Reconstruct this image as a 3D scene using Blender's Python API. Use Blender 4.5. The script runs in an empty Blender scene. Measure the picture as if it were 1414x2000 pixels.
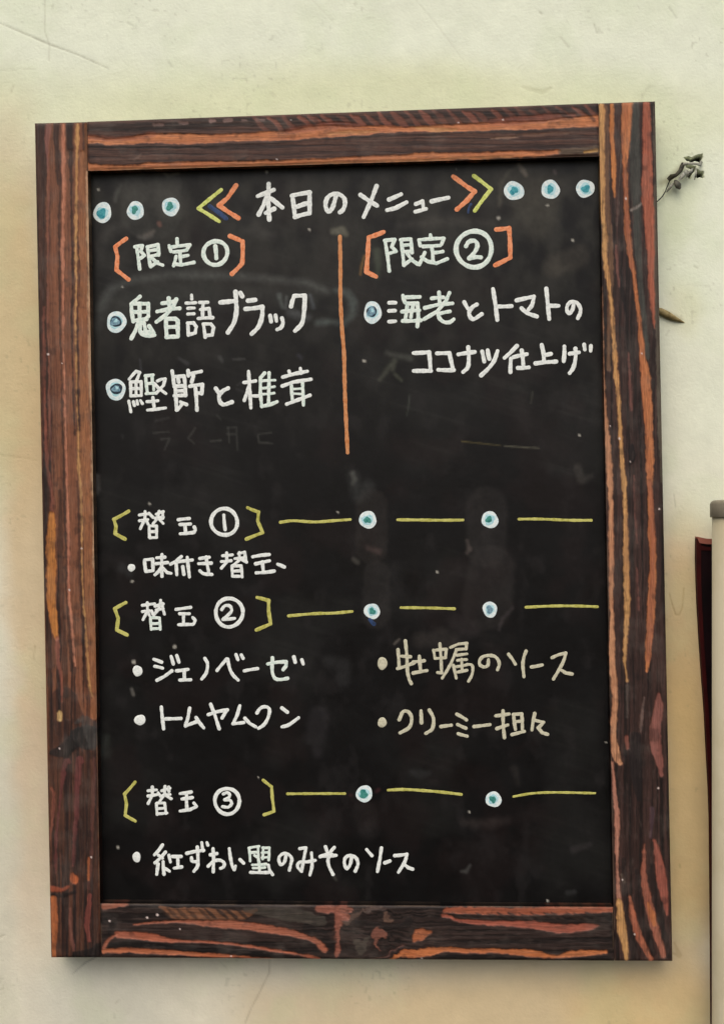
import bpy, math, random
import numpy as np
from mathutils import Vector

scene = bpy.context.scene
COL = scene.collection

# ------------------------------------------------------------------ camera
CAM = np.array([0.058755, -0.876085, 0.018051])
YAW, PITCH, FPX = -0.0576098, -0.0009084, 2300.0
cam_data = bpy.data.cameras.new("camera")
cam_data.sensor_fit = 'VERTICAL'
cam_data.sensor_height = 24.0
cam_data.sensor_width = 24.0
cam_data.lens = FPX / 2000.0 * 24.0
cam_data.clip_start = 0.01
cam_data.clip_end = 200.0
cam = bpy.data.objects.new("camera", cam_data)
COL.objects.link(cam)
cam.location = CAM.tolist()
cam.rotation_euler = (math.pi / 2 + PITCH, 0, -YAW)
scene.camera = cam

# ------------------------------------------------------------------ light
SUN_EL, SUN_AZ = math.radians(50), math.radians(189)     # azimuth clockwise from +Y: in front of the wall, to the left
world = bpy.data.worlds.new("World")
scene.world = world
world.use_nodes = True
wn = world.node_tree
wn.nodes.clear()
sky = wn.nodes.new('ShaderNodeTexSky')
sky.sky_type = 'NISHITA'
sky.sun_disc = False
sky.sun_elevation = SUN_EL
sky.sun_rotation = SUN_AZ
sky.air_density = 1.0
sky.dust_density = 4.0
sky.ozone_density = 0.6
bg = wn.nodes.new('ShaderNodeBackground')
bg.inputs['Strength'].default_value = 0.103
wo = wn.nodes.new('ShaderNodeOutputWorld')
wn.links.new(sky.outputs[0], bg.inputs[0])
wn.links.new(bg.outputs[0], wo.inputs[0])

sd = bpy.data.lights.new("sun", 'SUN')
sd.energy = 1.15
sd.angle = math.radians(58)
sd.color = (1.0, 0.95, 0.87)
sun = bpy.data.objects.new("sun", sd)
COL.objects.link(sun)
S = Vector((math.sin(SUN_AZ) * math.cos(SUN_EL), math.cos(SUN_AZ) * math.cos(SUN_EL), math.sin(SUN_EL)))
sun.rotation_euler = S.to_track_quat('Z', 'Y').to_euler()

scene.view_settings.view_transform = 'Standard'
scene.view_settings.look = 'None'
scene.view_settings.gamma = 1.0
scene.view_settings.exposure = 0.47

# ------------------------------------------------------------------ helpers
_F = np.array([math.sin(YAW) * math.cos(PITCH), math.cos(YAW) * math.cos(PITCH), math.sin(PITCH)])
_R = np.array([math.cos(YAW), -math.sin(YAW), 0.0])
_U = np.cross(_R, _F)


def at(x, y, Y):
    """tracing-sheet coordinates -> point on the upright plane at depth Y (metres)"""
    x = np.asarray(x, float)
    y = np.asarray(y, float)
    a = (x - 707.0) / FPX
    b = (1000.0 - y) / FPX
    d = _F[None, :] + a.reshape(-1, 1) * _R[None, :] + b.reshape(-1, 1) * _U[None, :]
    Y = np.broadcast_to(np.asarray(Y, float), a.shape).reshape(-1)
    t = (Y - CAM[1]) / d[:, 1]
    p = CAM[None, :] + d * t[:, None]
    return p


def lin(c):
    c = np.asarray(c, float) / 255.0
    return np.where(c <= 0.04045, c / 12.92, ((c + 0.055) / 1.055) ** 2.4)


def hashgrid(ix, iy, seed):
    h = (ix.astype(np.int64) * 374761393 + iy.astype(np.int64) * 668265263 + seed * 974634777) & 0xffffffff
    h = ((h ^ (h >> 13)) * 1274126177) & 0xffffffff
    h = (h ^ (h >> 16)) & 0xffff
    return h / 65535.0


def vnoise(x, y, seed=0):
    ix = np.floor(x); iy = np.floor(y)
    fx = x - ix; fy = y - iy
    fx = fx * fx * (3 - 2 * fx); fy = fy * fy * (3 - 2 * fy)
    a = hashgrid(ix, iy, seed); b = hashgrid(ix + 1, iy, seed)
    c = hashgrid(ix, iy + 1, seed); d = hashgrid(ix + 1, iy + 1, seed)
    return (a * (1 - fx) + b * fx) * (1 - fy) + (c * (1 - fx) + d * fx) * fy


def fbm(x, y, seed=0, n=4):
    s = 0; a = 0.5; t = 0
    for i in range(n):
        s = s + a * vnoise(x, y, seed + i * 17); t += a
        x = x * 2.03 + 11.3; y = y * 2.03 + 5.7; a *= 0.5
    return s / t


def sstep(a, b, x):
    t = np.clip((x - a) / (b - a), 0, 1)
    return t * t * (3 - 2 * t)


def poly_alpha(X, Y, pts, soft=1.5, wob=0.0, seed=0, wscale=1.0):
    """coverage of a polyline [(x,y,width)...] on sheet points X,Y"""
    rr = max(p[2] for p in pts) / 2 + soft + abs(wob) + 4
    near = ((X > min(p[0] for p in pts) - rr) & (X < max(p[0] for p in pts) + rr)
            & (Y > min(p[1] for p in pts) - rr) & (Y < max(p[1] for p in pts) + rr))
    if not near.all():
        out = np.zeros(X.shape)
        if near.any():
            out[near] = poly_alpha(X[near], Y[near], pts, soft, wob, seed, wscale)
        return out
    best = np.full(X.shape, 1e9)
    for (x0, y0, w0), (x1, y1, w1) in zip(pts[:-1], pts[1:]):
        dx, dy = x1 - x0, y1 - y0
        L = dx * dx + dy * dy + 1e-9
        t = np.clip(((X - x0) * dx + (Y - y0) * dy) / L, 0, 1)
        d = np.hypot(X - (x0 + t * dx), Y - (y0 + t * dy)) - (w0 + (w1 - w0) * t) * 0.5 * wscale
        best = np.minimum(best, d)
    if wob:
        best = best + (fbm(X / 9.0, Y / 9.0, seed) - 0.5) * 2 * wob
    return 1 - sstep(-soft, soft, best)


def spline(pts):
    """smooth a traced (x, y, width) line"""
    if len(pts) < 3:
        return pts
    P = [np.array(p, float) for p in pts]
    E = [2 * P[0] - P[1]] + P + [2 * P[-1] - P[-2]]
    R = []
    for i in range(1, len(E) - 2):
        p0, p1, p2, p3 = E[i - 1:i + 3]
        for k in range(4):
            t = k / 4.
            q = .5 * (2 * p1 + (p2 - p0) * t + (2 * p0 - 5 * p1 + 4 * p2 - p3) * t * t + (3 * p1 - p0 - 3 * p2 + p3) * t ** 3)
            q[2] = max(q[2], 1.0)
            R.append(tuple(q))
    R.append(tuple(P[-1]))
    return R


def nodes_of(name):
    m = bpy.data.materials.new(name)
    m.use_nodes = True
    nt = m.node_tree
    b = nt.nodes['Principled BSDF']
    return m, nt, b


def nd(nt, typ, **kw):
    n = nt.nodes.new(typ)
    for k, v in kw.items():
        if k in n.inputs:
            n.inputs[k].default_value = v
        else:
            setattr(n, k, v)
    return n


def noise(nt, scale, detail=4, rough=0.55, mapping=None):
    tc = nd(nt, 'ShaderNodeTexCoord')
    n = nd(nt, 'ShaderNodeTexNoise')
    n.inputs['Scale'].default_value = scale
    n.inputs['Detail'].default_value = detail
    n.inputs['Roughness'].default_value = rough
    if mapping:
        mp = nd(nt, 'ShaderNodeMapping')
        mp.inputs['Scale'].default_value = mapping
        nt.links.new(tc.outputs['Object'], mp.inputs[0])
        nt.links.new(mp.outputs[0], n.inputs['Vector'])
    else:
        nt.links.new(tc.outputs['Object'], n.inputs['Vector'])
    return n


def mat_attr(name, rough, spec, nscale, namp, bump_scale, bump, mapping=None, rough_var=0.0, coat=0.0):
    """colour from the painted/stained pigment attribute 'pigment', with procedural grain and relief on top"""
    m, nt, b = nodes_of(name)
    at_ = nd(nt, 'ShaderNodeAttribute'); at_.attribute_name = 'pigment'
    n = noise(nt, nscale, 6, 0.6, mapping)
    mr = nd(nt, 'ShaderNodeMapRange')
    mr.inputs['From Min'].default_value = 0.3; mr.inputs['From Max'].default_value = 0.7
    mr.inputs['To Min'].default_value = 1 - namp; mr.inputs['To Max'].default_value = 1 + namp
    nt.links.new(n.outputs['Fac'], mr.inputs['Value'])
    mx = nd(nt, 'ShaderNodeVectorMath'); mx.operation = 'SCALE'
    nt.links.new(at_.outputs['Color'], mx.inputs[0])
    nt.links.new(mr.outputs[0], mx.inputs['Scale'])
    nt.links.new(mx.outputs[0], b.inputs['Base Color'])
    n2 = noise(nt, bump_scale, 5, 0.6, mapping)
    bp = nd(nt, 'ShaderNodeBump')
    bp.inputs['Strength'].default_value = 0.6
    bp.inputs['Distance'].default_value = bump
    nt.links.new(n2.outputs['Fac'], bp.inputs['Height'])
    nt.links.new(bp.outputs[0], b.inputs['Normal'])
    if rough_var:
        r = nd(nt, 'ShaderNodeMapRange')
        r.inputs['From Min'].default_value = 0.3; r.inputs['From Max'].default_value = 0.7
        r.inputs['To Min'].default_value = rough - rough_var; r.inputs['To Max'].default_value = rough + rough_var
        nt.links.new(n2.outputs['Fac'], r.inputs['Value'])
        nt.links.new(r.outputs[0], b.inputs['Roughness'])
    else:
        b.inputs['Roughness'].default_value = rough
    b.inputs['Specular IOR Level'].default_value = spec
    if coat:
        b.inputs['Coat Weight'].default_value = coat
        b.inputs['Coat Roughness'].default_value = 0.3
    return m


def mat_plain(name, c1, c2=None, rough=0.6, spec=0.3, nscale=120, bump=0.0, metal=0.0, bscale=None):
    m, nt, b = nodes_of(name)
    c2 = c2 or c1
    n = noise(nt, nscale, 5, 0.6)
    cr = nd(nt, 'ShaderNodeValToRGB')
    cr.color_ramp.elements[0].position = 0.33; cr.color_ramp.elements[1].position = 0.56
    cr.color_ramp.elements[0].color = (*lin(c1), 1); cr.color_ramp.elements[1].color = (*lin(c2), 1)
    nt.links.new(n.outputs['Fac'], cr.inputs[0])
    nt.links.new(cr.outputs[0], b.inputs['Base Color'])
    b.inputs['Roughness'].default_value = rough
    b.inputs['Specular IOR Level'].default_value = spec
    b.inputs['Metallic'].default_value = metal
    if bump:
        n2 = noise(nt, bscale or nscale * 2, 4, 0.6)
        bp = nd(nt, 'ShaderNodeBump'); bp.inputs['Distance'].default_value = bump
        bp.inputs['Strength'].default_value = 0.6
        nt.links.new(n2.outputs['Fac'], bp.inputs['Height'])
        nt.links.new(bp.outputs[0], b.inputs['Normal'])
    return m


def mesh_obj(name, verts, faces, mats, parent=None, smooth=True, pigment=None, fmat=None):
    me = bpy.data.meshes.new(name)
    verts = np.asarray(verts, dtype=np.float32)
    if isinstance(faces, np.ndarray):
        nf, k = faces.shape
        me.vertices.add(len(verts)); me.vertices.foreach_set('co', verts.ravel())
        me.loops.add(nf * k); me.loops.foreach_set('vertex_index', faces.astype(np.int32).ravel())
        me.polygons.add(nf)
        me.polygons.foreach_set('loop_start', np.arange(0, nf * k, k, dtype=np.int32))
        me.polygons.foreach_set('loop_total', np.full(nf, k, dtype=np.int32))
        me.update(calc_edges=True)
    else:
        me.from_pydata(verts.tolist(), [], faces)
    if pigment is not None:
        a = me.color_attributes.new('pigment', 'FLOAT_COLOR', 'POINT')
        c = np.ones((len(verts), 4), np.float32); c[:, :3] = pigment
        a.data.foreach_set('color', c.ravel())
    for m in (mats if isinstance(mats, (list, tuple)) else [mats]):
        me.materials.append(m)
    if fmat is not None:
        me.polygons.foreach_set('material_index', np.asarray(fmat, np.int32))
    me.validate()
    if smooth:
        me.polygons.foreach_set('use_smooth', [True] * len(me.polygons))
    o = bpy.data.objects.new(name, me)
    COL.objects.link(o)
    if parent:
        o.parent = parent
    return o


def empty(name, label, cat, loc=(0, 0, 0), group=None):
    o = bpy.data.objects.new(name, None)
    COL.objects.link(o)
    o.location = loc
    o['label'] = label; o['category'] = cat
    if group:
        o['group'] = group
    return o


def grid_faces(nu, nv):
    i = np.arange(nu - 1)[:, None]; j = np.arange(nv - 1)[None, :]
    a = (i * nv + j).ravel()
    return np.stack([a, a + nv, a + nv + 1, a + 1], 1)


def slab(name, corners, front, back, du, dv, mats, parent, color_fn, relief_fn=None, edge=1.2e-3, edge_px=5.0):
    """a board member: fine front sheet through four traced corners (TL,TR,BR,BL), rounded edges, straight sides"""
    TL, TR, BR, BL = [np.array(c, float) for c in corners]
    Lu = max(np.hypot(*(TR - TL)), np.hypot(*(BR - BL))); Lv = max(np.hypot(*(BL - TL)), np.hypot(*(BR - TR)))
    nu, nv = int(Lu / du) + 2, int(Lv / dv) + 2
    u, v = np.meshgrid(np.linspace(0, 1, nu), np.linspace(0, 1, nv), indexing='ij')
    u = u.ravel(); v = v.ravel()
    P = ((TL[None] * (1 - u)[:, None] + TR[None] * u[:, None]) * (1 - v)[:, None]
         + (BL[None] * (1 - u)[:, None] + BR[None] * u[:, None]) * v[:, None])
    X, Y = P[:, 0], P[:, 1]
    e = np.minimum(np.minimum(u, 1 - u) * Lu, np.minimum(v, 1 - v) * Lv)
    drop = np.clip(1 - e / edge_px, 0, 1) ** 2 * edge
    dep = front + drop
    col = color_fn(X, Y, e)
    if relief_fn is not None:
        dep = dep + relief_fn(X, Y, e)
    V = at(X, Y, front)
    V[:, 1] = dep
    F = grid_faces(nu, nv)
    # sides: border loop pushed straight back
    idx = np.arange(nu * nv).reshape(nu, nv)
    loop = np.concatenate([idx[:, 0], idx[-1, 1:], idx[-2::-1, -1], idx[0, -2:0:-1]])
    base = len(V)
    B = V[loop].copy(); B[:, 1] = back
    n = len(loop); k = np.arange(n); k1 = (k + 1) % n
    SF = np.stack([loop[k], loop[k1], base + k1, base + k], 1)
    V = np.concatenate([V, B]); col = np.concatenate([col, col[loop]])
    F = np.concatenate([F, SF])
    return mesh_obj(name, V, F, mats, parent, True, col)


def blend(col, a, c):
    a = np.clip(a, 0, 1)[:, None]
    return col * (1 - a) + lin(c)[None, :] * a

# ------------------------------------------------------------------ wall
FRONT, PANEL, BACKB = -0.026, -0.0165, -0.004

WALL_TONES = [  # x,y,rx,ry,colour,strength : tone patches, uneven light on the wall painted into its colour
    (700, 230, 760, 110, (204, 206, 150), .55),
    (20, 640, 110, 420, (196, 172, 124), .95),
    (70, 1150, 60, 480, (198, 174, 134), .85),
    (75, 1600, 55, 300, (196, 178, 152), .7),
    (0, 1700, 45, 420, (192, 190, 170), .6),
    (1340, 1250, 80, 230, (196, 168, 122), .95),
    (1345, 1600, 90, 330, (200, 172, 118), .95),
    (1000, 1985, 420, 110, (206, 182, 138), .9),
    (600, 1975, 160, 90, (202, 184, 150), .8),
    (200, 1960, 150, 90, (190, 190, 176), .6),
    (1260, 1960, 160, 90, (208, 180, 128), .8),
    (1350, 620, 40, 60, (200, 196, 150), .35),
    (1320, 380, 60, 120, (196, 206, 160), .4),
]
WALL_LINES = [  # cracks and scuffs: (strength, colour, pts)
    (.55, (120, 112, 92), [(0, 45, 1.5), (40, 62, 2), (95, 86, 3), (150, 106, 2.2), (212, 134, 1)]),
    (.4, (140, 134, 112), [(88, 0, 1.5), (88, 60, 2), (98, 92, 3), (96, 118, 1)]),
    (.25, (150, 142, 116), [(0, 137, 1.5), (70, 134, 1.5)]),
    (.45, (150, 140, 110), [(22, 182, 2), (27, 168, 2.5)]),
    (.18, (150, 146, 120), [(812, 0, 2), (850, 45, 2.5), (905, 118, 2)]),
    (.18, (150, 146, 120), [(610, 0, 2), (650, 42, 2)]),
    (.5, (140, 126, 104), [(527, 1876, 2), (526, 1900, 3), (508, 1938, 2.5), (492, 1968, 2.2), (478, 2002, 2)]),
    (.6, (96, 92, 84), [(196, 1866, 2), (168, 1880, 2.5), (143, 1902, 1.5)]),
    (.3, (150, 144, 124), [(430, 1878, 1.5), (442, 1890, 1.5)]),
    (.4, (150, 126, 82), [(1306, 1160, 2), (1312, 1182, 3), (1318, 1201, 3), (1326, 1202, 3), (1332, 1190, 2), (1335, 1150, 1.5)]),
    (.3, (150, 134, 96), [(0, 888, 3), (38, 893, 3), (72, 899, 2)]),
    (.45, (120, 110, 84), [(0, 1832, 3), (10, 1826, 2)]),
    (.35, (130, 110, 80), [(70, 1262, 3), (66, 1290, 2)]),
    (.3, (130, 118, 92), [(226, 1960, 3), (234, 1952, 2)]),
    (.3, (150, 120, 70), [(1316, 1842, 4), (1326, 1866, 10), (1314, 1862, 3)]),
    (.3, (110, 120, 70), [(1326, 1690, 5), (1327, 1694, 4)]),
    (.25, (120, 118, 96), [(1315, 966, 3), (1318, 990, 3)]),
    (.35, (128, 122, 98), [(1160, 48, 3), (1165, 64, 4)]),
    (.28, (128, 122, 98), [(1094, 72, 4), (1110, 92, 5)]),
    (.25, (128, 122, 98), [(1306, 14, 4), (1320, 34, 4)]),
    (.25, (140, 134, 108), [(1378, 108, 4), (1382, 110, 4)]),
    (.35, (130, 124, 98), [(1054, 24, 4), (1057, 28, 4)]),
    (.22, (130, 132, 104), [(250, 44, 5), (262, 52, 4)]),
    (.22, (130, 132, 104), [(330, 122, 6), (336, 130, 4)]),
    (.25, (150, 146, 100), [(1020, 170, 6), (1060, 180, 10), (1075, 172, 6)]),
    (.3, (140, 140, 104), [(1355, 520, 4), (1362, 524, 4)]),
    (.22, (140, 138, 110), [(1300, 655, 4), (1306, 645, 3)]),
    (.2, (140, 138, 110), [(1385, 560, 3), (1340, 556, 2)]),
]
# cavities broken out of the plaster round the old anchor (polygons)
_h = lambda *p: [(1274 + x / 11.783, 290 + y / 11.783) for x, y in p]
HOLES = [
    _h((735, 215), (820, 195), (900, 225), (1010, 160), (1150, 130), (1140, 230), (1090, 320), (1000, 280), (900, 300), (790, 285)),
    _h((1015, 480), (1080, 525), (1165, 530), (1165, 680), (1090, 650), (1020, 670)),
    _h((750, 395), (870, 385), (990, 420), (970, 500), (900, 590), (880, 680), (830, 690), (840, 600), (900, 480), (810, 450)),
]


def poly_sdf(X, Y, poly):
    d = np.full(X.shape, 1e9); ins = np.zeros(X.shape, bool)
    n = len(poly)
    for i in range(n):
        x0, y0 = poly[i]; x1, y1 = poly[(i + 1) % n]
        dx, dy = x1 - x0, y1 - y0
        t = np.clip(((X - x0) * dx + (Y - y0) * dy) / (dx * dx + dy * dy), 0, 1)
        d = np.minimum(d, np.hypot(X - x0 - t * dx, Y - y0 - t * dy))
        c = ((y0 > Y) != (y1 > Y)) & (X < (x1 - x0) * (Y - y0) / (y1 - y0 + 1e-12) + x0)
        ins ^= c
    return np.where(ins, -d, d)


def build_wall():
    def axis(lo, hi, a, b, fine, c=None, d=None, vf=1.0):
        xs = list(np.arange(a, b, fine))
        if c is not None:
            xs = [x for x in xs if not (c <= x <= d)] + list(np.arange(c, d, vf))
        s = fine; x = a
        while x > lo:
            s *= 1.35; x -= s; xs.append(x)
        s = fine; x = b
        while x < hi:
            s *= 1.35; x += s; xs.append(x)
        return np.array(sorted(xs))
    xs = axis(-9000, 9000, -60, 1480, 2.7, 1284, 1386, 0.9)
    ys = axis(-7000, 5200, -60, 2060, 2.7, 296, 372, 0.9)
    nu, nv = len(xs), len(ys)
    X, Y = np.meshgrid(xs, ys, indexing='ij'); X = X.ravel(); Y = Y.ravel()
    n1 = fbm(X / 260., Y / 260., 3); n2 = fbm(X / 60., Y / 60., 9, 5); n3 = fbm(X / 14., Y / 14., 21, 4)
    top = lin((224, 229, 207)); low = lin((217, 211, 190))  # light falloff down the wall put into the paint colour
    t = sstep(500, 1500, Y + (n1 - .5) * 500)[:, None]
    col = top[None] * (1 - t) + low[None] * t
    for i, (x, y, rx, ry, c, s) in enumerate(WALL_TONES):
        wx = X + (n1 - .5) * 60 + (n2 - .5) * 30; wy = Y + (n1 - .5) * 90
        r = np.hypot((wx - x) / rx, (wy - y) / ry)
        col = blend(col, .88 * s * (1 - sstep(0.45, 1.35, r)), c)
    col = col * (1 + (n2 - .5) * .10 + (n3 - .5) * .06)[:, None]
    g = sstep(.45, .75, fbm(X / 90. + 40, Y / 90., 33))
    col = blend(col, g * .16, (190, 206, 160))
    # tiny pits and specks
    sp = sstep(.84, .93, vnoise(X / 7., Y / 7., 77)) * sstep(.5, .7, fbm(X / 120., Y / 120., 55))
    col = blend(col, sp * .22, (130, 128, 100))
    h = (n1 - .5) * 4e-4 + (n2 - .5) * 3.5e-4 + (n3 - .5) * 1.2e-4
    h = np.where((np.abs(X - 700) < 1500), h, 0)
    m = (X > -60) & (X < 1480) & (Y > -60) & (Y < 2060)
    for i, (s, c, pts) in enumerate(WALL_LINES):
        a = np.zeros(X.shape)
        a[m] = poly_alpha(X[m], Y[m], pts, 1.6, .8, 40 + i)
        col = blend(col, a * s * .8, c)
        h = h + a * 4e-4 * (1 if s > .3 else .3)
    # soft brown tone round the anchor and the nail
    a = np.zeros(X.shape)
    a[m] = poly_alpha(X[m], Y[m], [(1290, 358, 12), (1312, 346, 12), (1332, 322, 9)], 7, 2, 5)
    col = blend(col, a * .5, (112, 106, 62))
    a[m] = poly_alpha(X[m], Y[m], [(1284, 606, 12), (1308, 614, 9), (1332, 624, 2)], 5, 1.5, 6)
    col = blend(col, a * .45, (128, 112, 66))
    dark = np.zeros(X.shape)
    hm = (X > 1290) & (X < 1400) & (Y > 280) & (Y < 380)
    for p in HOLES:
        d = poly_sdf(X[hm], Y[hm], p) + (vnoise(X[hm] / 3., Y[hm] / 3., 8) - .5) * 1.6
        dark[hm] = np.maximum(dark[hm], 1 - sstep(-1.0, .9, d))
    h = h + dark * 0.011
    col = blend(col, sstep(.3, 1, dark), (22, 21, 16))
    rim = np.exp(-((dark - .25) / .2) ** 2) * (dark > .02)
    col = blend(col, rim * .5, (224, 224, 208))
    V = at(X, Y, 0.0); V[:, 1] = h
    F = grid_faces(nu, nv)
    idx = np.arange(nu * nv).reshape(nu, nv)
    loop = np.concatenate([idx[:, 0], idx[-1, 1:], idx[-2::-1, -1], idx[0, -2:0:-1]])
    B = V[loop].copy(); B[:, 1] = .15
    n = len(loop); k = np.arange(n); base = len(V)
    F = np.concatenate([F, np.stack([loop[k], loop[(k + 1) % n], base + (k + 1) % n, base + k], 1)])
    V = np.concatenate([V, B]); col = np.concatenate([col, col[loop]])
    mw = mat_attr('old_wall_paint', .62, .25, 60, .035, 420, 5e-4)
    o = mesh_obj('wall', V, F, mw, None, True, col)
    o['kind'] = 'structure'
    o['label'] = 'old cream painted plaster wall, cracked, with uneven light painted into its colour, behind the menu board'
    return o


build_wall()

# ------------------------------------------------------------------ menu board
board = empty('menu_board', 'black chalkboard menu in a charred dark wood frame, hand lettered in Japanese', 'menu board',
              tuple(at(707, 1870, -0.004)[0]))
bpy.context.view_layer.update()
OFF = np.array(board.location)


def local(o):
    """keep the part where it was built while it hangs under the board"""
    o.matrix_parent_inverse = board.matrix_world.inverted()
    return o


OR, TAN, RED, YEL, PK = (188, 112, 66), (184, 128, 82), (142, 78, 60), (190, 138, 80), (140, 86, 76)
BR, DK, GR = (138, 86, 58), (40, 29, 26), (78, 68, 58)

W_LEFT = dict(
    base=lambda X, Y: (58, 37, 30), lo=(40, 25, 21), hi=(116, 72, 50), vertical=True,
    streaks=[
        (BR, .5, [(112, 240, 26), (112, 500, 28), (118, 850, 30), (126, 1150, 18), (134, 1400, 12)]),
        (BR, .5, [(137, 300, 16), (137, 600, 20), (142, 900, 22), (150, 1150, 18), (158, 1400, 14)]),
        ((152, 96, 58), .8, [(161, 300, 12), (163, 500, 16), (167, 850, 20), (174, 1100, 18), (184, 1400, 12)]),
        ((34, 22, 19), .75, [(78, 242, 18), (81, 420, 20), (84, 620, 18), (88, 800, 14), (91, 960, 10), (93, 1100, 5)]),
        ((34, 22, 19), .8, [(110, 242, 14), (111, 300, 9), (112, 360, 4)]),
        ((38, 24, 20), .7, [(118, 300, 4), (117, 480, 5), (119, 700, 4), (124, 900, 5), (129, 1060, 5), (136, 1240, 6), (140, 1310, 5)]),
        ((34, 22, 19), .8, [(138, 242, 14), (138, 300, 9), (140, 380, 5), (142, 520, 5), (143, 700, 4), (147, 850, 4)]),
        ((38, 24, 20), .6, [(117, 960, 8), (119, 1120, 12), (124, 1250, 12), (130, 1360, 9)]),
        ((38, 24, 20), .6, [(151, 940, 4), (155, 1080, 5), (162, 1220, 6), (170, 1340, 6)]),
        ((34, 26, 25), .6, [(125, 1370, 56), (140, 1480, 92), (144, 1650, 96), (148, 1862, 96)]),
        (PK, .6, [(94, 248, 12), (92, 290, 8), (94, 330, 3)]),
        (PK, .35, [(95, 320, 3), (95, 500, 2.5), (96, 680, 2), (97, 800, 3), (101, 900, 4)]),
        ((196, 124, 92), .85, [(125, 246, 6), (124, 330, 7), (124, 430, 5), (122, 500, 7), (124, 540, 4), (124, 700, 2), (130, 900, 3), (134, 1060, 5), (136, 1150, 4), (142, 1230, 5), (147, 1300, 2)]),
        (YEL, .95, [(152, 244, 8), (150, 300, 6), (150, 380, 5), (149, 480, 4.5), (149, 620, 3), (152, 800, 2), (156, 900, 4), (160, 1060, 3), (163, 1150, 3), (170, 1260, 3), (176, 1340, 4), (181, 1360, 2)]),
        ((140, 92, 52), .6, [(168, 244, 5), (168, 330, 6), (170, 420, 5), (172, 520, 3)]),
        (TAN, .6, [(173, 420, 2), (176, 600, 2.5), (181, 800, 3), (184, 950, 3), (187, 1100, 2)]),
        ((196, 156, 116), .9, [(170, 336, 4), (172, 420, 5), (175, 600, 5), (179, 800, 5), (182, 950, 4), (186, 1150, 3), (188, 1250, 2)]),
        (RED, .6, [(88, 760, 4), (92, 900, 5), (101, 960, 6), (102, 1000, 7)]),
        ((188, 116, 50), .9, [(101, 1006, 12), (100, 1080, 19), (101, 1160, 18), (106, 1215, 16), (110, 1246, 7)]),
        (RED, .7, [(112, 1246, 8), (114, 1290, 7), (120, 1320, 5), (122, 1370, 3)]),
        (RED, .45, [(88, 600, 4), (86, 740, 5), (90, 840, 3)]),
        ((36, 36, 34), .9, [(150, 1436, 26), (172, 1440, 48), (186, 1440, 30)]),
        ((30, 26, 25), .85, [(100, 1470, 8), (122, 1466, 26), (142, 1452, 30)]),
        ((70, 66, 62), .6, [(150, 1412, 6), (166, 1404, 14), (180, 1428, 30), (182, 1460, 14)]),
        ((22, 19, 18), .85, [(136, 1448, 14), (142, 1452, 20), (132, 1476, 10)]),
        ((100, 50, 46), .8, [(137, 1488, 8), (128, 1493, 10), (119, 1570, 4), (112, 1640, 5), (109, 1705, 3)]),
        ((100, 50, 46), .8, [(160, 1488, 10), (155, 1494, 13), (148, 1630, 7), (143, 1690, 6)]),
        ((92, 54, 46), .6, [(184, 1480, 4), (184, 1530, 8), (181, 1590, 7), (180, 1672, 5), (174, 1735, 6)]),
        (RED, .55, [(102, 1540, 4), (106, 1560, 6), (100, 1640, 4)]),
        ((172, 92, 48), .9, [(175, 1676, 4), (174, 1718, 4)]),
        ((180, 90, 48), .9, [(142, 1708, 8), (144, 1718, 16), (146, 1722, 8)]),
        ((150, 70, 44), .8, [(99, 1735, 10), (120, 1738, 8), (133, 1732, 5)]),
        ((24, 20, 19), .8, [(98, 1748, 7), (120, 1750, 8), (146, 1742, 6)]),
        ((176, 98, 52), .85, [(104, 1755, 12), (106, 1800, 14), (106, 1840, 9), (105, 1868, 9)]),
        ((118, 70, 58), .6, [(138, 1775, 5), (138, 1820, 8), (144, 1856, 6)]),
        ((124, 60, 50), .7, [(177, 1750, 8), (172, 1800, 10), (175, 1836, 8)]),
        ((20, 18, 17), .85, [(150, 1866, 18), (185, 1864, 26), (192, 1850, 16)]),
        ((206, 168, 104), .9, [(117, 1394, 10), (117, 1403, 11)]),
    ], flecks=[(95, 692, 3.2), (136, 1152, 3.2), (160, 1071, 2.4), (117, 1462, 2.6), (179, 1674, 2.8), (122, 710, 1.5)])

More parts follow.
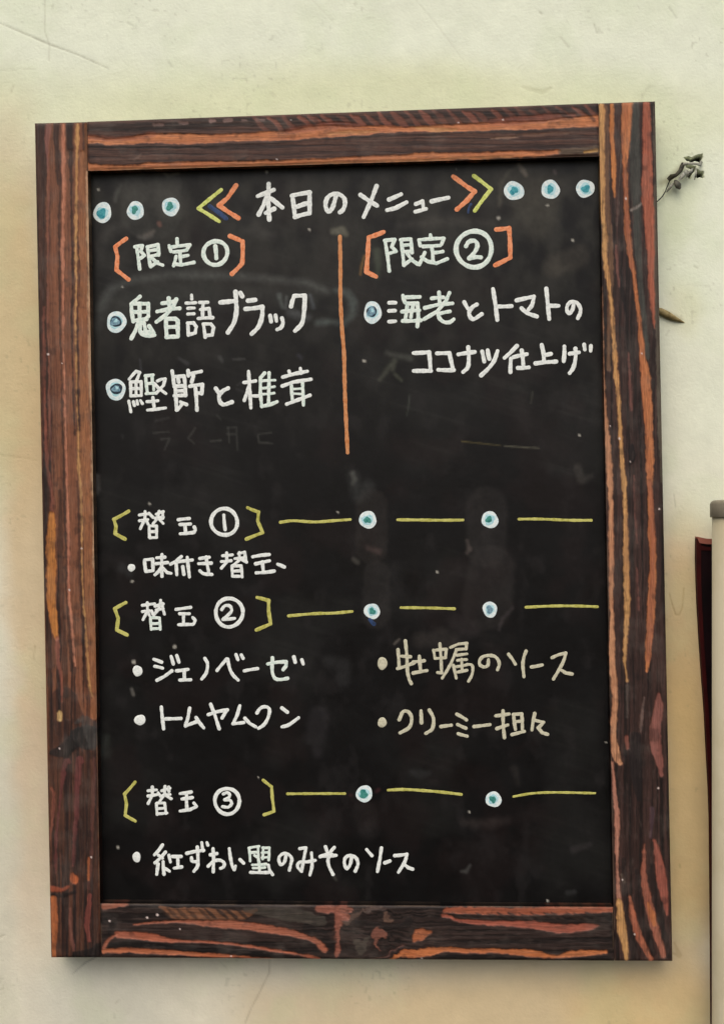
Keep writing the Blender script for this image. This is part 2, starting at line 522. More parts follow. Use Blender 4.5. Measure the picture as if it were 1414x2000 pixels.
W_RIGHT = dict(
    base=None, lo=(24, 17, 15), hi=(60, 41, 36), vertical=True,
    streaks=[
        ((132, 96, 66), .5, [(1183, 210, 10), (1184, 380, 12), (1192, 480, 10), (1188, 720, 8)]),
        (YEL, 1, [(1175, 205, 11), (1174, 300, 12), (1176, 400, 10), (1180, 440, 7), (1183, 470, 10), (1181, 500, 9), (1188, 560, 6), (1196, 620, 7), (1200, 690, 7), (1203, 740, 8), (1207, 790, 8), (1211, 856, 8), (1217, 940, 9), (1221, 1000, 8), (1222, 1090, 10), (1224, 1200, 9), (1220, 1285, 5), (1226, 1330, 3)]),
        ((192, 132, 92), .9, [(1174, 560, 3), (1177, 700, 3), (1181, 800, 5), (1187, 880, 9), (1191, 960, 9), (1194, 1090, 10), (1195, 1210, 8), (1196, 1300, 12), (1200, 1375, 10), (1198, 1430, 12), (1204, 1474, 15), (1211, 1490, 7)]),
        ((186, 124, 100), .85, [(1197, 1490, 4), (1200, 1540, 6), (1205, 1600, 9), (1203, 1660, 6), (1205, 1720, 6), (1209, 1760, 10)]),
        (YEL, .9, [(1209, 1760, 9), (1214, 1812, 17), (1218, 1835, 14), (1224, 1874, 8)]),
        ((196, 118, 58), .95, [(1194, 205, 5), (1194, 260, 8), (1198, 320, 8), (1199, 360, 6), (1200, 385, 2)]),
        ((188, 112, 64), .95, [(1224, 202, 24), (1222, 260, 20), (1221, 300, 14), (1220, 320, 10), (1222, 375, 7), (1224, 430, 10), (1230, 500, 9), (1240, 560, 7), (1250, 640, 9), (1255, 700, 13), (1261, 750, 19), (1265, 800, 17), (1268, 880, 14), (1268, 930, 12), (1269, 965, 8), (1271, 1040, 12), (1275, 1090, 13), (1271, 1200, 14), (1264, 1275, 10), (1261, 1310, 5)]),
        (RED, .5, [(1220, 330, 6), (1224, 430, 8), (1232, 520, 7)]),
        (RED, .45, [(1268, 940, 8), (1275, 1090, 10), (1270, 1210, 12), (1263, 1290, 8)]),
        ((166, 88, 62), .9, [(1263, 202, 14), (1263, 300, 18), (1264, 380, 22), (1270, 450, 20), (1272, 520, 14), (1275, 600, 9), (1278, 640, 3)]),
        ((84, 76, 62), .8, [(1277, 202, 5), (1279, 300, 6), (1281, 500, 7), (1283, 640, 8), (1286, 760, 10), (1289, 860, 8), (1291, 940, 5)]),
        ((60, 62, 56), .8, [(1241, 205, 14), (1240, 330, 20), (1246, 480, 14), (1252, 560, 12), (1264, 700, 8)]),
        (PK, .5, [(1203, 480, 3), (1205, 530, 5), (1209, 560, 2)]),
        (PK, .45, [(1226, 690, 3), (1229, 750, 5), (1233, 800, 4)]),
        (PK, .4, [(1237, 930, 2), (1239, 1010, 3), (1244, 1060, 2)]),
        (PK, .4, [(1243, 1110, 3), (1246, 1190, 3)]),
        ((22, 18, 18), .8, [(1212, 520, 4), (1215, 570, 8), (1222, 620, 3)]),
        ((22, 18, 18), .8, [(1234, 870, 8), (1236, 890, 12), (1230, 905, 4)]),
        ((110, 92, 84), .4, [(1212, 300, 3), (1206, 420, 4), (1204, 440, 2)]),
        ((136, 82, 72), .9, [(1287, 1356, 5), (1286, 1385, 18), (1280, 1420, 23), (1281, 1460, 22), (1288, 1490, 12), (1291, 1515, 6)]),
        ((120, 100, 92), .6, [(1256, 1362, 3), (1252, 1400, 6), (1250, 1430, 3)]),
        ((90, 80, 72), .5, [(1226, 1340, 6), (1224, 1400, 4)]),
        ((140, 80, 66), .7, [(1224, 1440, 8), (1226, 1460, 8)]),
        ((30, 24, 24), .8, [(1240, 1440, 22), (1240, 1500, 22), (1246, 1560, 10)]),
        ((84, 60, 68), .6, [(1272, 1580, 8), (1274, 1600, 9), (1270, 1635, 5)]),
        ((158, 92, 70), .9, [(1258, 1650, 4), (1257, 1705, 10), (1263, 1750, 14), (1278, 1810, 14), (1296, 1866, 12)]),
        ((196, 116, 58), .6, [(1266, 1765, 6), (1272, 1785, 10), (1278, 1806, 6)]),
        ((150, 80, 64), .95, [(1278, 1642, 5), (1285, 1675, 13), (1291, 1720, 19), (1299, 1764, 12), (1301, 1785, 6)]),
        ((166, 92, 64), .95, [(1230, 1752, 5), (1235, 1790, 12), (1246, 1825, 13), (1258, 1850, 14), (1270, 1874, 10)]),
        ((26, 22, 21), .6, [(1303, 1420, 10), (1308, 1600, 10), (1311, 1740, 8)]),
        ((120, 104, 90), .5, [(1214, 1708, 5), (1219, 1722, 6)]),
        ((168, 160, 150), .4, [(1232, 410, 3), (1244, 403, 7), (1251, 398, 3)]),
        ((20, 17, 17), .55, [(1218, 1680, 10), (1222, 1760, 12), (1236, 1850, 14), (1240, 1872, 14)]),
        ((20, 17, 17), .55, [(1244, 1700, 8), (1252, 1790, 14), (1274, 1860, 14)]),
        ((20, 17, 17), .55, [(1272, 1690, 8), (1280, 1760, 10), (1296, 1830, 14), (1306, 1868, 8)]),
    ], flecks=[(1222, 387, 3), (1253, 690, 2.6), (1209, 856, 3), (1191, 832, 2), (1287, 994, 2.6), (1230, 902, 2), (1285, 1540, 3), (1215, 1718, 2.4), (1239, 1825, 2.4)])

_h3 = []
_r = random.Random(4)
for i in range(25):
    x = 505 + i * 27 + _r.uniform(-5, 5)
    yt = 222 - (x - 505) * 0.030
    _h3.append(((150, 82, 62), _r.uniform(.2, .6), [(x - 8, yt + _r.uniform(2, 10), 5), (x + 6 + _r.uniform(-4, 4), yt + 18, _r.uniform(7, 13)), (x + 22, yt + 36, 10)]))
W_TOP = dict(
    base=None, lo=(42, 28, 25), hi=(80, 54, 44), vertical=False,
    streaks=[
        ((30, 25, 22), .6, [(172, 250, 14), (420, 242, 14), (800, 228, 10), (1165, 214, 12)]),
        ((120, 92, 84), .5, [(303, 244, 7), (318, 243, 6)]), ((130, 100, 92), .5, [(352, 241, 6), (366, 240, 5)]),
        ((150, 120, 112), .6, [(412, 237, 7), (420, 236, 5)]), ((140, 112, 104), .6, [(440, 236, 6), (452, 236, 5)]),
        ((140, 112, 104), .45, [(474, 236, 5), (482, 236, 4)]), ((140, 112, 104), .45, [(502, 234, 6), (516, 234, 4)]),
    ] + _h3 + [
        (OR, .95, [(170, 272, 16), (230, 276, 12), (286, 270, 17), (343, 272, 18), (399, 272, 17), (460, 268, 14), (559, 264, 19), (618, 258, 26), (678, 256, 20), (737, 253, 15), (811, 252, 10), (856, 251, 12), (921, 250, 14), (986, 245, 15), (1051, 244, 17), (1116, 240, 20), (1168, 236, 22)]),
        (RED, .4, [(172, 268, 12), (240, 270, 8), (300, 262, 10)]),
        (RED, .5, [(560, 256, 10), (640, 246, 14), (700, 244, 6)]),
        (RED, .5, [(960, 238, 12), (1050, 232, 16), (1120, 226, 10)]),
        (YEL, .5, [(640, 262, 5), (690, 258, 8), (740, 256, 4)]),
        (YEL, .5, [(812, 250, 5), (850, 253, 10), (890, 254, 4)]),
        ((30, 25, 22), .6, [(172, 287, 5), (286, 287, 5), (400, 286, 4), (470, 281, 4), (600, 274, 5), (690, 268, 4), (830, 262, 3), (960, 258, 5), (1165, 254, 4)]),
        ((34, 27, 24), .6, [(1120, 205, 4), (1148, 222, 8), (1160, 236, 5)]),
        ((34, 27, 24), .6, [(1080, 208, 4), (1100, 222, 10), (1118, 232, 4)]),
        ((150, 116, 92), .5, [(958, 270, 3), (985, 267, 5), (1010, 266, 3)]),
        ((120, 92, 72), .4, [(1010, 264, 3), (1070, 262, 4), (1110, 262, 2)]),
        ((110, 84, 70), .4, [(262, 312, 3), (272, 306, 5), (276, 300, 2)]),
        (OR, 1, [(172, 320, 5), (180, 327, 12), (258, 327, 9), (286, 322, 9), (315, 324, 13), (400, 322, 13), (450, 320, 10), (480, 321, 13), (520, 317, 9), (588, 317, 11), (640, 315, 8), (707, 312, 12), (780, 309, 11), (826, 306, 14), (872, 306, 14), (930, 305, 13), (970, 302, 12), (1051, 299, 10), (1092, 296, 6)]),
        (TAN, .6, [(172, 331, 3), (300, 328, 3), (500, 323, 4), (800, 313, 4), (1000, 305, 3)]),
        ((90, 74, 56), .7, [(1095, 296, 10), (1165, 292, 14)]),
        ((188, 138, 60), .7, [(1140, 297, 2), (1166, 293, 5)]),
        ((26, 20, 17), .7, [(466, 314, 5), (478, 309, 4), (486, 306, 3)]),
        ((26, 20, 17), .5, [(512, 309, 4), (545, 311, 3)]),
    ], flecks=[(982, 233, 2.6), (541, 311, 2.6), (895, 239, 1.8), (568, 234, 1.6)])

_h4 = []
for i in range(9):
    x = 318 + i * 19 + _r.uniform(-4, 4)
    _h4.append(((46, 34, 28), _r.uniform(.6, .9), [(x - 8, 1776, 4), (x + 2, 1785, 7), (x + 12, 1794, 5)]))
for i in range(13):
    x = 890 + i * 22 + _r.uniform(-4, 4)
    _h4.append(((46, 34, 28), _r.uniform(.6, .9), [(x - 8, 1783, 3), (x + 4, 1790, 7), (x + 16, 1796, 5)]))
W_BOT = dict(
    base=None, lo=(24, 18, 16), hi=(50, 38, 34), vertical=False,
    streaks=[
        ((150, 86, 62), .85, [(203, 1772, 10), (237, 1768, 7), (250, 1768, 3)]),
        ((120, 76, 50), .85, [(312, 1772, 4), (340, 1784, 20), (400, 1786, 22), (470, 1788, 18), (500, 1778, 8)]),
        ((160, 84, 56), .9, [(870, 1777, 10), (912, 1778, 14), (1007, 1780, 14), (1103, 1779, 14), (1194, 1777, 10)]),
        ((66, 60, 52), .7, [(480, 1778, 10), (560, 1786, 26), (630, 1800, 20)]),
    ] + _h4 + [
        ((164, 92, 66), .9, [(262, 1806, 3), (350, 1801, 5), (435, 1806, 14), (505, 1812, 14), (580, 1825, 12), (608, 1834, 8), (626, 1846, 11), (634, 1858, 8)]),
        ((172, 92, 64), .9, [(231, 1826, 12), (280, 1830, 15), (312, 1834, 12), (355, 1838, 5), (435, 1842, 4), (519, 1853, 5), (580, 1864, 4), (612, 1871, 6), (622, 1876, 7)]),
        ((182, 100, 62), .9, [(203, 1858, 7), (251, 1857, 9), (350, 1861, 8), (449, 1869, 5), (533, 1874, 4)]),
        ((164, 92, 66), .8, [(230, 1826, 4), (212, 1838, 4), (202, 1852, 6)]),
        ((18, 15, 14), .8, [(215, 1846, 6), (260, 1843, 12), (340, 1850, 10), (440, 1857, 9), (530, 1864, 8)]),
        ((20, 17, 16), .6, [(600, 1812, 16), (630, 1826, 18), (650, 1850, 14)]),
        ((146, 84, 66), .85, [(620, 1776, 7), (660, 1780, 20), (672, 1782, 22)]),
        ((146, 84, 66), .85, [(668, 1782, 26), (661, 1802, 14), (658, 1830, 8), (657, 1862, 9)]),
        ((100, 76, 64), .5, [(670, 1806, 6), (690, 1788, 9), (720, 1776, 5)]),
        ((108, 92, 84), .5, [(710, 1783, 7), (745, 1778, 8)]),
        ((80, 72, 62), .5, [(690, 1840, 8), (706, 1850, 16), (720, 1830, 8)]),
        ((128, 76, 60), .8, [(736, 1826, 22), (744, 1832, 16), (738, 1848, 6)]),
        ((112, 82, 66), .6, [(752, 1792, 12), (762, 1794, 10)]),
        ((120, 84, 76), .5, [(728, 1876, 3), (760, 1862, 6), (790, 1846, 4)]),
        ((176, 98, 58), .9, [(808, 1832, 12), (822, 1824, 20), (836, 1820, 8)]),
        ((186, 104, 56), .95, [(745, 1879, 3), (776, 1872, 9), (820, 1861, 18), (850, 1856, 13), (880, 1855, 9), (975, 1857, 8), (1039, 1862, 13), (1080, 1868, 6), (1119, 1862, 12), (1182, 1859, 8)]),
        ((160, 82, 62), .9, [(866, 1788, 8), (880, 1792, 6), (896, 1799, 6), (975, 1804, 10), (1039, 1806, 14), (1103, 1814, 17), (1150, 1812, 13), (1168, 1809, 4)]),
        ((16, 13, 12), .85, [(860, 1870, 6), (940, 1868, 12), (1010, 1873, 8), (1190, 1872, 8)]),
        ((18, 16, 15), .6, [(1150, 1790, 8), (1192, 1796, 14), (1196, 1830, 10)]),
        ((22, 19, 18), .6, [(196, 1800, 10), (220, 1800, 16), (214, 1822, 8)]),
        ((30, 25, 23), .7, [(700, 1800, 10), (760, 1815, 12), (800, 1800, 16)]),
    ], flecks=[(215, 1799, 3), (288, 1792, 3), (308, 1787, 4), (824, 1873, 3.4), (352, 1814, 2), (451, 1868, 2.4)])


def wood_fields(W, seed):
    W = dict(W); W['streaks'] = [(c, s, spline(p)) for c, s, p in W['streaks']]

    def warp(X, Y):
        if W['vertical']:
            return X + (fbm(X / 30., Y / 90., seed) - .5) * 5 + (fbm(X / 8., Y / 16., seed + 3) - .5) * 2.6, Y
        k = np.exp(-((X - 735) / 110.) ** 2) * (Y > 1500)          # grain swirling round the knot in the bottom rail
        X = X + k * (fbm(X / 20., Y / 20., seed + 40) - .5) * 34
        Y = Y + k * (fbm(X / 20., Y / 20., seed + 41) - .5) * 26
        return X, Y + (fbm(X / 90., Y / 30., seed) - .5) * 5 + (fbm(X / 16., Y / 8., seed + 3) - .5) * 2.6

    def grain(X, Y):
        if W['vertical']:
            return fbm(X / 3.2, Y / 160., seed + 7, 3) * .6 + fbm(X / 9., Y / 260., seed + 8, 3) * .4
        return fbm(X / 160., Y / 3.2, seed + 7, 3) * .6 + fbm(X / 260., Y / 9., seed + 8, 3) * .4

    def color(X, Y, e):
        wx, wy = warp(X, Y)
        g = grain(wx, wy)
        t = sstep(.3, .7, g)[:, None]
        col = lin(W['lo'])[None] * (1 - t) + lin(W['hi'])[None] * t
        col = col * (0.8 + 0.4 * fbm(X / 40., Y / 40., seed + 30))[:, None]
        fib = fbm(wx / (2.4 if W['vertical'] else 55.), wy / (55. if W['vertical'] else 2.4), seed + 88, 3)
        hue = fbm(wx / (9. if W['vertical'] else 70.), wy / (70. if W['vertical'] else 9.), seed + 89, 3)
        for i, (c, s, pts) in enumerate(W['streaks']):
            lum = sum(c) / 3.0
            light = lum > 88
            if light:       # brown transition from soft wood into the charred rings
                h = poly_alpha(wx, wy, pts, 5.0, 2.0, seed + 60 + i)
                col = col * (1 - .42 * s * h)[:, None] + (.42 * s * h)[:, None] * lin((92, 54, 38))[None]
            a = poly_alpha(wx, wy, pts, 1.9, 2.2, seed + 60 + i)
            cc = np.array(c, float) * .87 + lum * .13
            lc = lin(cc)[None] * (.62 + .76 * fib)[:, None]
            if light:
                t2 = sstep(.42, .7, hue)[:, None] * .36
                lc = lc * (1 - t2) + lin(cc * np.array([.88, .77, .74]))[None] * t2
                cut = sstep(.60, .72, fib) * .55          # charred fibres running through the streak
                a = a * (1 - cut * sstep(.3, .6, grain(wx * 1.3 + 50, wy)))
            a2 = np.clip(a * s, 0, 1)[:, None]
            col = col * (1 - a2) + lc * a2
        mott = fbm(X / 6., Y / 6., seed + 200, 4)
        col = col * (.84 + .32 * mott)[:, None]
        soot = sstep(.62, .8, fbm(X / 22., Y / 22., seed + 210, 4))
        col = blend(col, soot * .42, (26, 22, 21))
        pale = sstep(.58, .74, fbm(X / (5. if W['vertical'] else 24.), Y / (24. if W['vertical'] else 5.), seed + 215, 4))
        col = blend(col, pale * .10, (112, 96, 88))
        # worn, dusty arris
        worn = np.clip(1 - e / 3.0, 0, 1) * sstep(.35, .65, fbm(X / 30., Y / 30., seed + 220))
        col = blend(col, worn * .35, (120, 98, 78))
        haze = sstep(.5, .8, fbm(X / 34., Y / 34., seed + 231, 5))
        col = blend(col, haze * .10, (120, 112, 104))
        for x, y, r in W['flecks']:
            d = np.hypot(X - x, Y - y) + (vnoise(X / 2., Y / 2., 5) - .5) * 1.5
            col = blend(col, 1 - sstep(r * .3, r * .95, d), (206, 188, 180))
        return col

    def relief(X, Y, e):
        wx, wy = warp(X, Y)
        h = (grain(wx, wy) - .5) * -3.5e-4
        for i, (c, s, pts) in enumerate(W['streaks']):
            lum = sum(c) / 3.0
            a = poly_alpha(wx, wy, pts, 2.0, 1.0, seed + 60 + i)
            h = h + a * s * (4.5e-4 if lum > 88 else -1.5e-4)
        return h * np.clip(e / 3.0, 0, 1)
    return color, relief


frame_mat_v = mat_attr('charred_wood_vertical', .56, .22, 1300, .26, 900, 2.2e-4, (1, 1, .08), .10)
frame_mat_h = mat_attr('charred_wood_horizontal', .56, .22, 1300, .26, 900, 2.2e-4, (.08, 1, 1), .10)
cf, rf = wood_fields(W_LEFT, 100)
local(slab('frame_stile', [(68, 240), (169.5, 237.5), (197, 1871), (100, 1871)], FRONT, BACKB, 1.25, 1.9, frame_mat_v, board, cf, rf))['label'] = 'left upright of the frame, red-brown wood with straight grooves'
cf, rf = wood_fields(W_RIGHT, 300)
local(slab('frame_stile', [(1169, 201), (1279, 197), (1313, 1878), (1200, 1877.5)], FRONT, BACKB, 1.25, 1.9, frame_mat_v, board, cf, rf))['label'] = 'right upright of the frame, near-black wood with wavy orange streaks'
cf, rf = wood_fields(W_TOP, 500)
local(slab('frame_rail', [(170.3, 237), (1168.2, 200.6), (1170, 304), (172, 333)], FRONT + 4e-4, BACKB, 1.9, 1.25, frame_mat_h, board, cf, rf))['label'] = 'top rail of the frame with a row of slanting saw marks'
cf, rf = wood_fields(W_BOT, 700)
local(slab('frame_rail', [(195.6, 1765), (1197, 1772), (1199, 1877.5), (198, 1871)], FRONT + 4e-4, BACKB, 1.9, 1.25, frame_mat_h, board, cf, rf))['label'] = 'bottom rail of the frame with a dark knot in the middle'

# ---- the black writing panel with wiped chalk and repainted patches
SM = [  # soft smears: strength, colour, soft, pts
    (.5, (84, 86, 82), 9, [(196, 600, 14), (215, 566, 12), (262, 546, 12), (340, 536, 14), (470, 540, 12), (600, 552, 12), (640, 570, 10)]),
    (.34, (60, 62, 58), 22, [(240, 590, 50), (400, 575, 40), (600, 585, 40)]),
    (.35, (60, 60, 56), 4, [(300, 345, 10), (300, 360, 110), (296, 410, 120)]),
    (.35, (70, 72, 70), 9, [(190, 640, 16), (206, 590, 20), (220, 560, 14)]),
    (.5, (90, 98, 94), 8, [(655, 566, 6), (678, 572, 14), (690, 590, 16), (688, 612, 14), (672, 632, 8), (648, 628, 8), (622, 630, 10)]),
    (.5, (104, 110, 106), 4, [(545, 576, 8), (552, 600, 6)]),
    (.5, (104, 106, 104), 3, [(560, 580, 5), (558, 602, 5)]),
    (.45, (96, 100, 104), 4, [(606, 578, 6), (612, 600, 7)]),
    (.5, (90, 92, 92), 8, [(568, 610, 16), (600, 620, 12)]),
    (.3, (78, 76, 70), 16, [(250, 360, 60), (320, 352, 70), (330, 400, 60)]),
    (.45, (92, 92, 86), 5, [(226, 392, 5), (228, 376, 8), (238, 362, 4)]),
    (.55, (120, 116, 104), 4, [(322, 338, 6), (330, 344, 4), (348, 338, 5)]),
    (.5, (110, 102, 94), 5, [(285, 460, 8), (300, 452, 6)]),
    (.5, (140, 96, 84), 3, [(311, 436, 8), (313, 440, 7)]),
    (.5, (96, 92, 88), 5, [(270, 462, 4), (284, 464, 9), (296, 460, 6)]),
    (.35, (72, 70, 66), 12, [(190, 520, 10), (196, 480, 16), (214, 450, 16), (240, 440, 10)]),
    (.3, (76, 74, 70), 12, [(480, 450, 14), (500, 446, 24), (530, 460, 14)]),
    (.65, (104, 102, 88), 5, [(652, 452, 12), (668, 450, 14), (676, 458, 8)]),
    (.32, (80, 76, 66), 18, [(1000, 340, 50), (1050, 360, 90), (1040, 420, 90)]),
    (.5, (88, 84, 72), 6, [(976, 400, 6), (978, 360, 7), (992, 336, 6), (1006, 328, 4)]),
    (.6, (126, 116, 104), 4, [(1012, 322, 7), (1022, 334, 10), (1026, 342, 6)]),
    (.45, (110, 92, 92), 3, [(1082, 334, 6), (1084, 338, 5)]),
    (.3, (90, 84, 74), 10, [(1080, 520, 40), (1130, 500, 40)]),
    (.3, (82, 78, 72), 12, [(780, 440, 8), (880, 430, 20), (960, 438, 10)]),
    (.4, (84, 92, 76), 6, [(736, 490, 12), (738, 520, 12), (736, 540, 8)]),
    (.5, (150, 112, 60), 3, [(712, 500, 4), (706, 520, 4), (704, 536, 3)]),
    (.4, (96, 98, 84), 5, [(742, 742, 6), (756, 722, 8), (770, 706, 9), (766, 722, 6)]),
    (.4, (100, 104, 86), 4, [(770, 730, 5), (784, 742, 6)]),
    (.4, (90, 92, 84), 6, [(756, 690, 8), (800, 700, 10)]),
    (.4, (84, 90, 80), 1.5, [(800, 770, 2), (797, 800, 3), (794, 812, 2)]),
    (.4, (96, 96, 84), 2, [(1040, 766, 3), (1036, 788, 3)]),
    (.6, (112, 102, 62), 1.6, [(902, 862, 2), (940, 866, 2.5), (976, 870, 2.5)]),
    (.6, (118, 116, 98), 1.6, [(984, 871, 2.5), (1030, 874, 3), (1052, 875, 2)]),
    (.5, (110, 110, 102), 4, [(688, 924, 8), (692, 936, 9), (690, 944, 7)]),
    (.3, (84, 86, 84), 10, [(690, 930, 20), (700, 970, 24), (720, 950, 24)]),
    (.3, (100, 96, 90), 6, [(1128, 912, 14), (1136, 936, 18), (1154, 930, 8)]),
    (.3, (66, 60, 56), 5, [(726, 985, 60), (726, 1070, 62)]),
    (.4, (104, 84, 80), 6, [(718, 1070, 8), (740, 1078, 10)]),
    (.45, (100, 96, 88), 4, [(690, 1092, 8), (698, 1098, 8)]),
    (.35, (62, 58, 56), 5, [(736, 1120, 50), (734, 1200, 56)]),
    (.3, (64, 60, 58), 6, [(950, 990, 80), (950, 1070, 78)]),
    (.5, (112, 100, 94), 4, [(912, 1056, 5), (916, 1074, 9), (912, 1080, 6)]),
    (.4, (62, 58, 56), 7, [(960, 1110, 90), (950, 1180, 100)]),
    (.4, (92, 84, 84), 4, [(974, 1230, 5), (980, 1210, 6), (1000, 1188, 5)]),
    (.3, (70, 64, 64), 10, [(890, 1215, 30), (920, 1230, 30)]),
    (.35, (72, 66, 62), 10, [(820, 1250, 30), (880, 1250, 30), (860, 1236, 20)]),
    (.5, (120, 112, 104), 2, [(770, 1258, 4), (780, 1248, 3)]),
    (.3, (70, 70, 70), 10, [(640, 1290, 20), (670, 1300, 30), (672, 1330, 20)]),
    (.3, (66, 62, 64), 8, [(610, 1440, 30), (624, 1400, 40), (620, 1470, 20)]),
    (.35, (66, 60, 58), 8, [(712, 1590, 50), (720, 1620, 40)]),
    (.4, (84, 74, 70), 8, [(906, 1606, 14), (950, 1610, 20), (990, 1602, 12)]),
    (.4, (80, 74, 70), 6, [(1004, 1500, 14), (1012, 1530, 8)]),
    (.35, (88, 88, 88), 6, [(804, 1508, 10), (820, 1512, 16), (838, 1510, 8)]),
    (.5, (110, 60, 64), 3, [(735, 1546, 6), (740, 1542, 6)]),
    (.4, (110, 60, 64), 3, [(684, 1553, 5), (686, 1553, 5)]),
    (.5, (120, 120, 108), 3, [(652, 1712, 5), (656, 1718, 4)]),
    (.5, (120, 120, 116), 3, [(900, 1702, 4), (910, 1702, 8), (918, 1690, 4)]),
    (.4, (96, 96, 96), 4, [(1108, 1744, 8), (1120, 1742, 10)]),
    (.4, (84, 78, 78), 5, [(1120, 1660, 14), (1150, 1650, 10)]),
    (.35, (70, 72, 72), 8, [(240, 1110, 16), (252, 1120, 12)]),
    (.5, (120, 116, 112), 5, [(190, 930, 8), (192, 956, 9), (190, 964, 6)]),
    (.55, (140, 136, 128), 2, [(258, 1346, 6), (261, 1357, 6)]),
    (.35, (78, 84, 78), 8, [(208, 1440, 12), (206, 1470, 20)]),
    # ghost writing left by the wiped line under the left column
    (.42, (88, 88, 82), 1.5, [(300, 846, 3), (330, 843, 3)]), (.42, (88, 88, 82), 1.5, [(315, 858, 3), (332, 856, 3), (322, 878, 3)]),
    (.38, (88, 88, 82), 1.5, [(382, 836, 4), (368, 856, 4), (380, 866, 4)]), (.42, (88, 88, 82), 1.5, [(412, 862, 4), (432, 860, 4)]),
    (.38, (88, 88, 82), 1.5, [(446, 834, 3), (448, 864, 3)]), (.38, (88, 88, 82), 1.5, [(444, 836, 3), (462, 834, 3), (464, 878, 4)]),
    (.38, (88, 88, 82), 1.5, [(444, 848, 3), (460, 848, 3)]), (.42, (88, 88, 82), 1.5, [(506, 848, 3), (530, 845, 3)]),
    (.42, (88, 88, 82), 1.5, [(504, 850, 3), (506, 864, 4), (532, 866, 4)]), (.32, (88, 88, 82), 2, [(425, 812, 4), (432, 820, 3)]),
    (.38, (88, 88, 86), 2, [(456, 702, 4), (478, 701, 4)]), (.3, (88, 88, 86), 3, [(430, 698, 8), (434, 706, 6)]),
    (.3, (84, 84, 84), 3, [(464, 752, 3), (476, 744, 4)]), (.3, (84, 84, 84), 3, [(462, 760, 3), (478, 766, 4)]),
    (.3, (84, 84, 84), 3, [(350, 700, 5), (366, 710, 8)]), (.3, (84, 84, 90), 2, [(274, 702, 3), (276, 722, 4)]),
    (.3, (80, 80, 90), 4, [(584, 694, 8), (588, 700, 7)]), (.3, (84, 84, 82), 3, [(304, 822, 3), (330, 816, 4)]),
    (.3, (84, 84, 82), 3, [(240, 850, 5), (240, 856, 4)]),
]
PFLECK = [(521, 336, 3), (604, 449, 2.6), (711, 705, 3.4), (973, 426, 4), (1068, 401, 3), (292, 984, 3), (342, 1263, 4), (259, 1136, 3), (262, 1293, 4), (231, 1655, 3.2),
          (1069, 1759, 2.4), (853, 1117, 3), (660, 1000, 2), (1131, 850, 2), (193, 370, 3), (1118, 470, 3), (890, 330, 2), (1183, 1450, 2), (505, 1518, 2), (916, 1586, 2), (240, 560, 2)]


def panel_col(X, Y, e):
    n = fbm(X / 140., Y / 140., 801, 4); n2 = fbm(X / 30., Y / 46., 811, 5); n3 = fbm(X / 6., Y / 6., 821, 3)
    col = np.repeat(lin((13, 12, 12))[None], len(X), 0)
    col = blend(col, sstep(.45, .75, n) * .30, (40, 40, 38))
    col = blend(col, sstep(.55, .8, n2) * .22, (46, 43, 43))
    col = blend(col, sstep(.5, .75, fbm(X / 80. + 9, Y / 80., 841)) * .2, (38, 26, 25))
    up = (1 - sstep(350, 950, Y + (n - .5) * 300))
    col = blend(col, up * .45 * sstep(.2, .7, n2), (54, 53, 47))      # sky reflection on the upper panel painted in, mottled like wiped chalk
    for i, (s, c, soft, pts) in enumerate(SM):
        xs = [p[0] for p in pts]; ys = [p[1] for p in pts]; R = max(p[2] for p in pts) + soft * 2 + 6
        m = (X > min(xs) - R) & (X < max(xs) + R) & (Y > min(ys) - R) & (Y < max(ys) + R)
        if not m.any():
            continue
        a = np.zeros(X.shape)
        a[m] = poly_alpha(X[m], Y[m], pts, soft, 2.0 if soft > 3 else .6, 900 + i)
        a = a * (.55 + .9 * n2) * (.8 + .4 * n3)
        col = blend(col, a * s * (.8 if pts[0][1] < 760 else .55 if pts[0][1] < 1480 else .3), c)
    for x, y, r in PFLECK:
        d = np.hypot(X - x, Y - y) + (vnoise(X / 3., Y / 3., 15) - .5) * 2
        col = blend(col, (1 - sstep(r * .4, r * 1.3, d)) * .7, (176, 172, 160))
    wipe = fbm(X / 220. + Y / 300., Y / 9. - X / 30., 861, 4)      # strokes of the wiping cloth
    col = blend(col, sstep(.52, .78, wipe) * .10 * sstep(.4, .7, n) * (1 - .6 * sstep(700, 1500, Y)), (66, 66, 62))
    return col * (.9 + .2 * n3)[:, None]


panel_mat = mat_attr('chalkboard_black', .42, .17, 90, .12, 40, 5e-4, None, .08)
panel = slab('chalkboard', [(160, 322), (1180, 292), (1212, 1790), (188, 1784)], PANEL, BACKB - 1e-3, 2.6, 2.6, panel_mat, board, panel_col,
             lambda X, Y, e: (fbm(X / 200., Y / 200., 870) - .5) * 5e-5, 0)
local(panel)['label'] = 'matt black writing panel with smears of wiped chalk'

# ------------------------------------------------------------------ chalk-marker writing
WHITE = mat_plain('white_chalk_ink', (204, 209, 205), (230, 233, 227), .85, .1, 620, 1e-4)
GREENW = mat_plain('pale_green_white_ink', (192, 212, 201), (224, 232, 222), .85, .1, 620, 1e-4)
CREAMW = mat_plain('cream_white_ink', (176, 172, 148), (200, 196, 172), .85, .1, 620, 1e-4)
ORANGE = mat_plain('orange_ink', (208, 114, 66), (226, 150, 108), .7, .25, 500, 1e-4)
DIVIDE = mat_plain('dull_orange_ink', (182, 112, 62), (198, 138, 92), .7, .25, 300, 1e-4)
GREEN = mat_plain('lime_ink', (176, 186, 80), (208, 214, 130), .85, .25, 500, 1e-4)
YELLOW = mat_plain('yellow_ink', (160, 156, 70), (192, 188, 108), .85, .25, 400, 1e-4)
NAVY = mat_plain('navy_ink', (22, 34, 56), (40, 64, 104), .6, .3, 300, 1e-4)
RING = mat_plain('pale_blue_white_ink', (186, 210, 214), (222, 230, 227), .9, .1, 500, 1e-4)
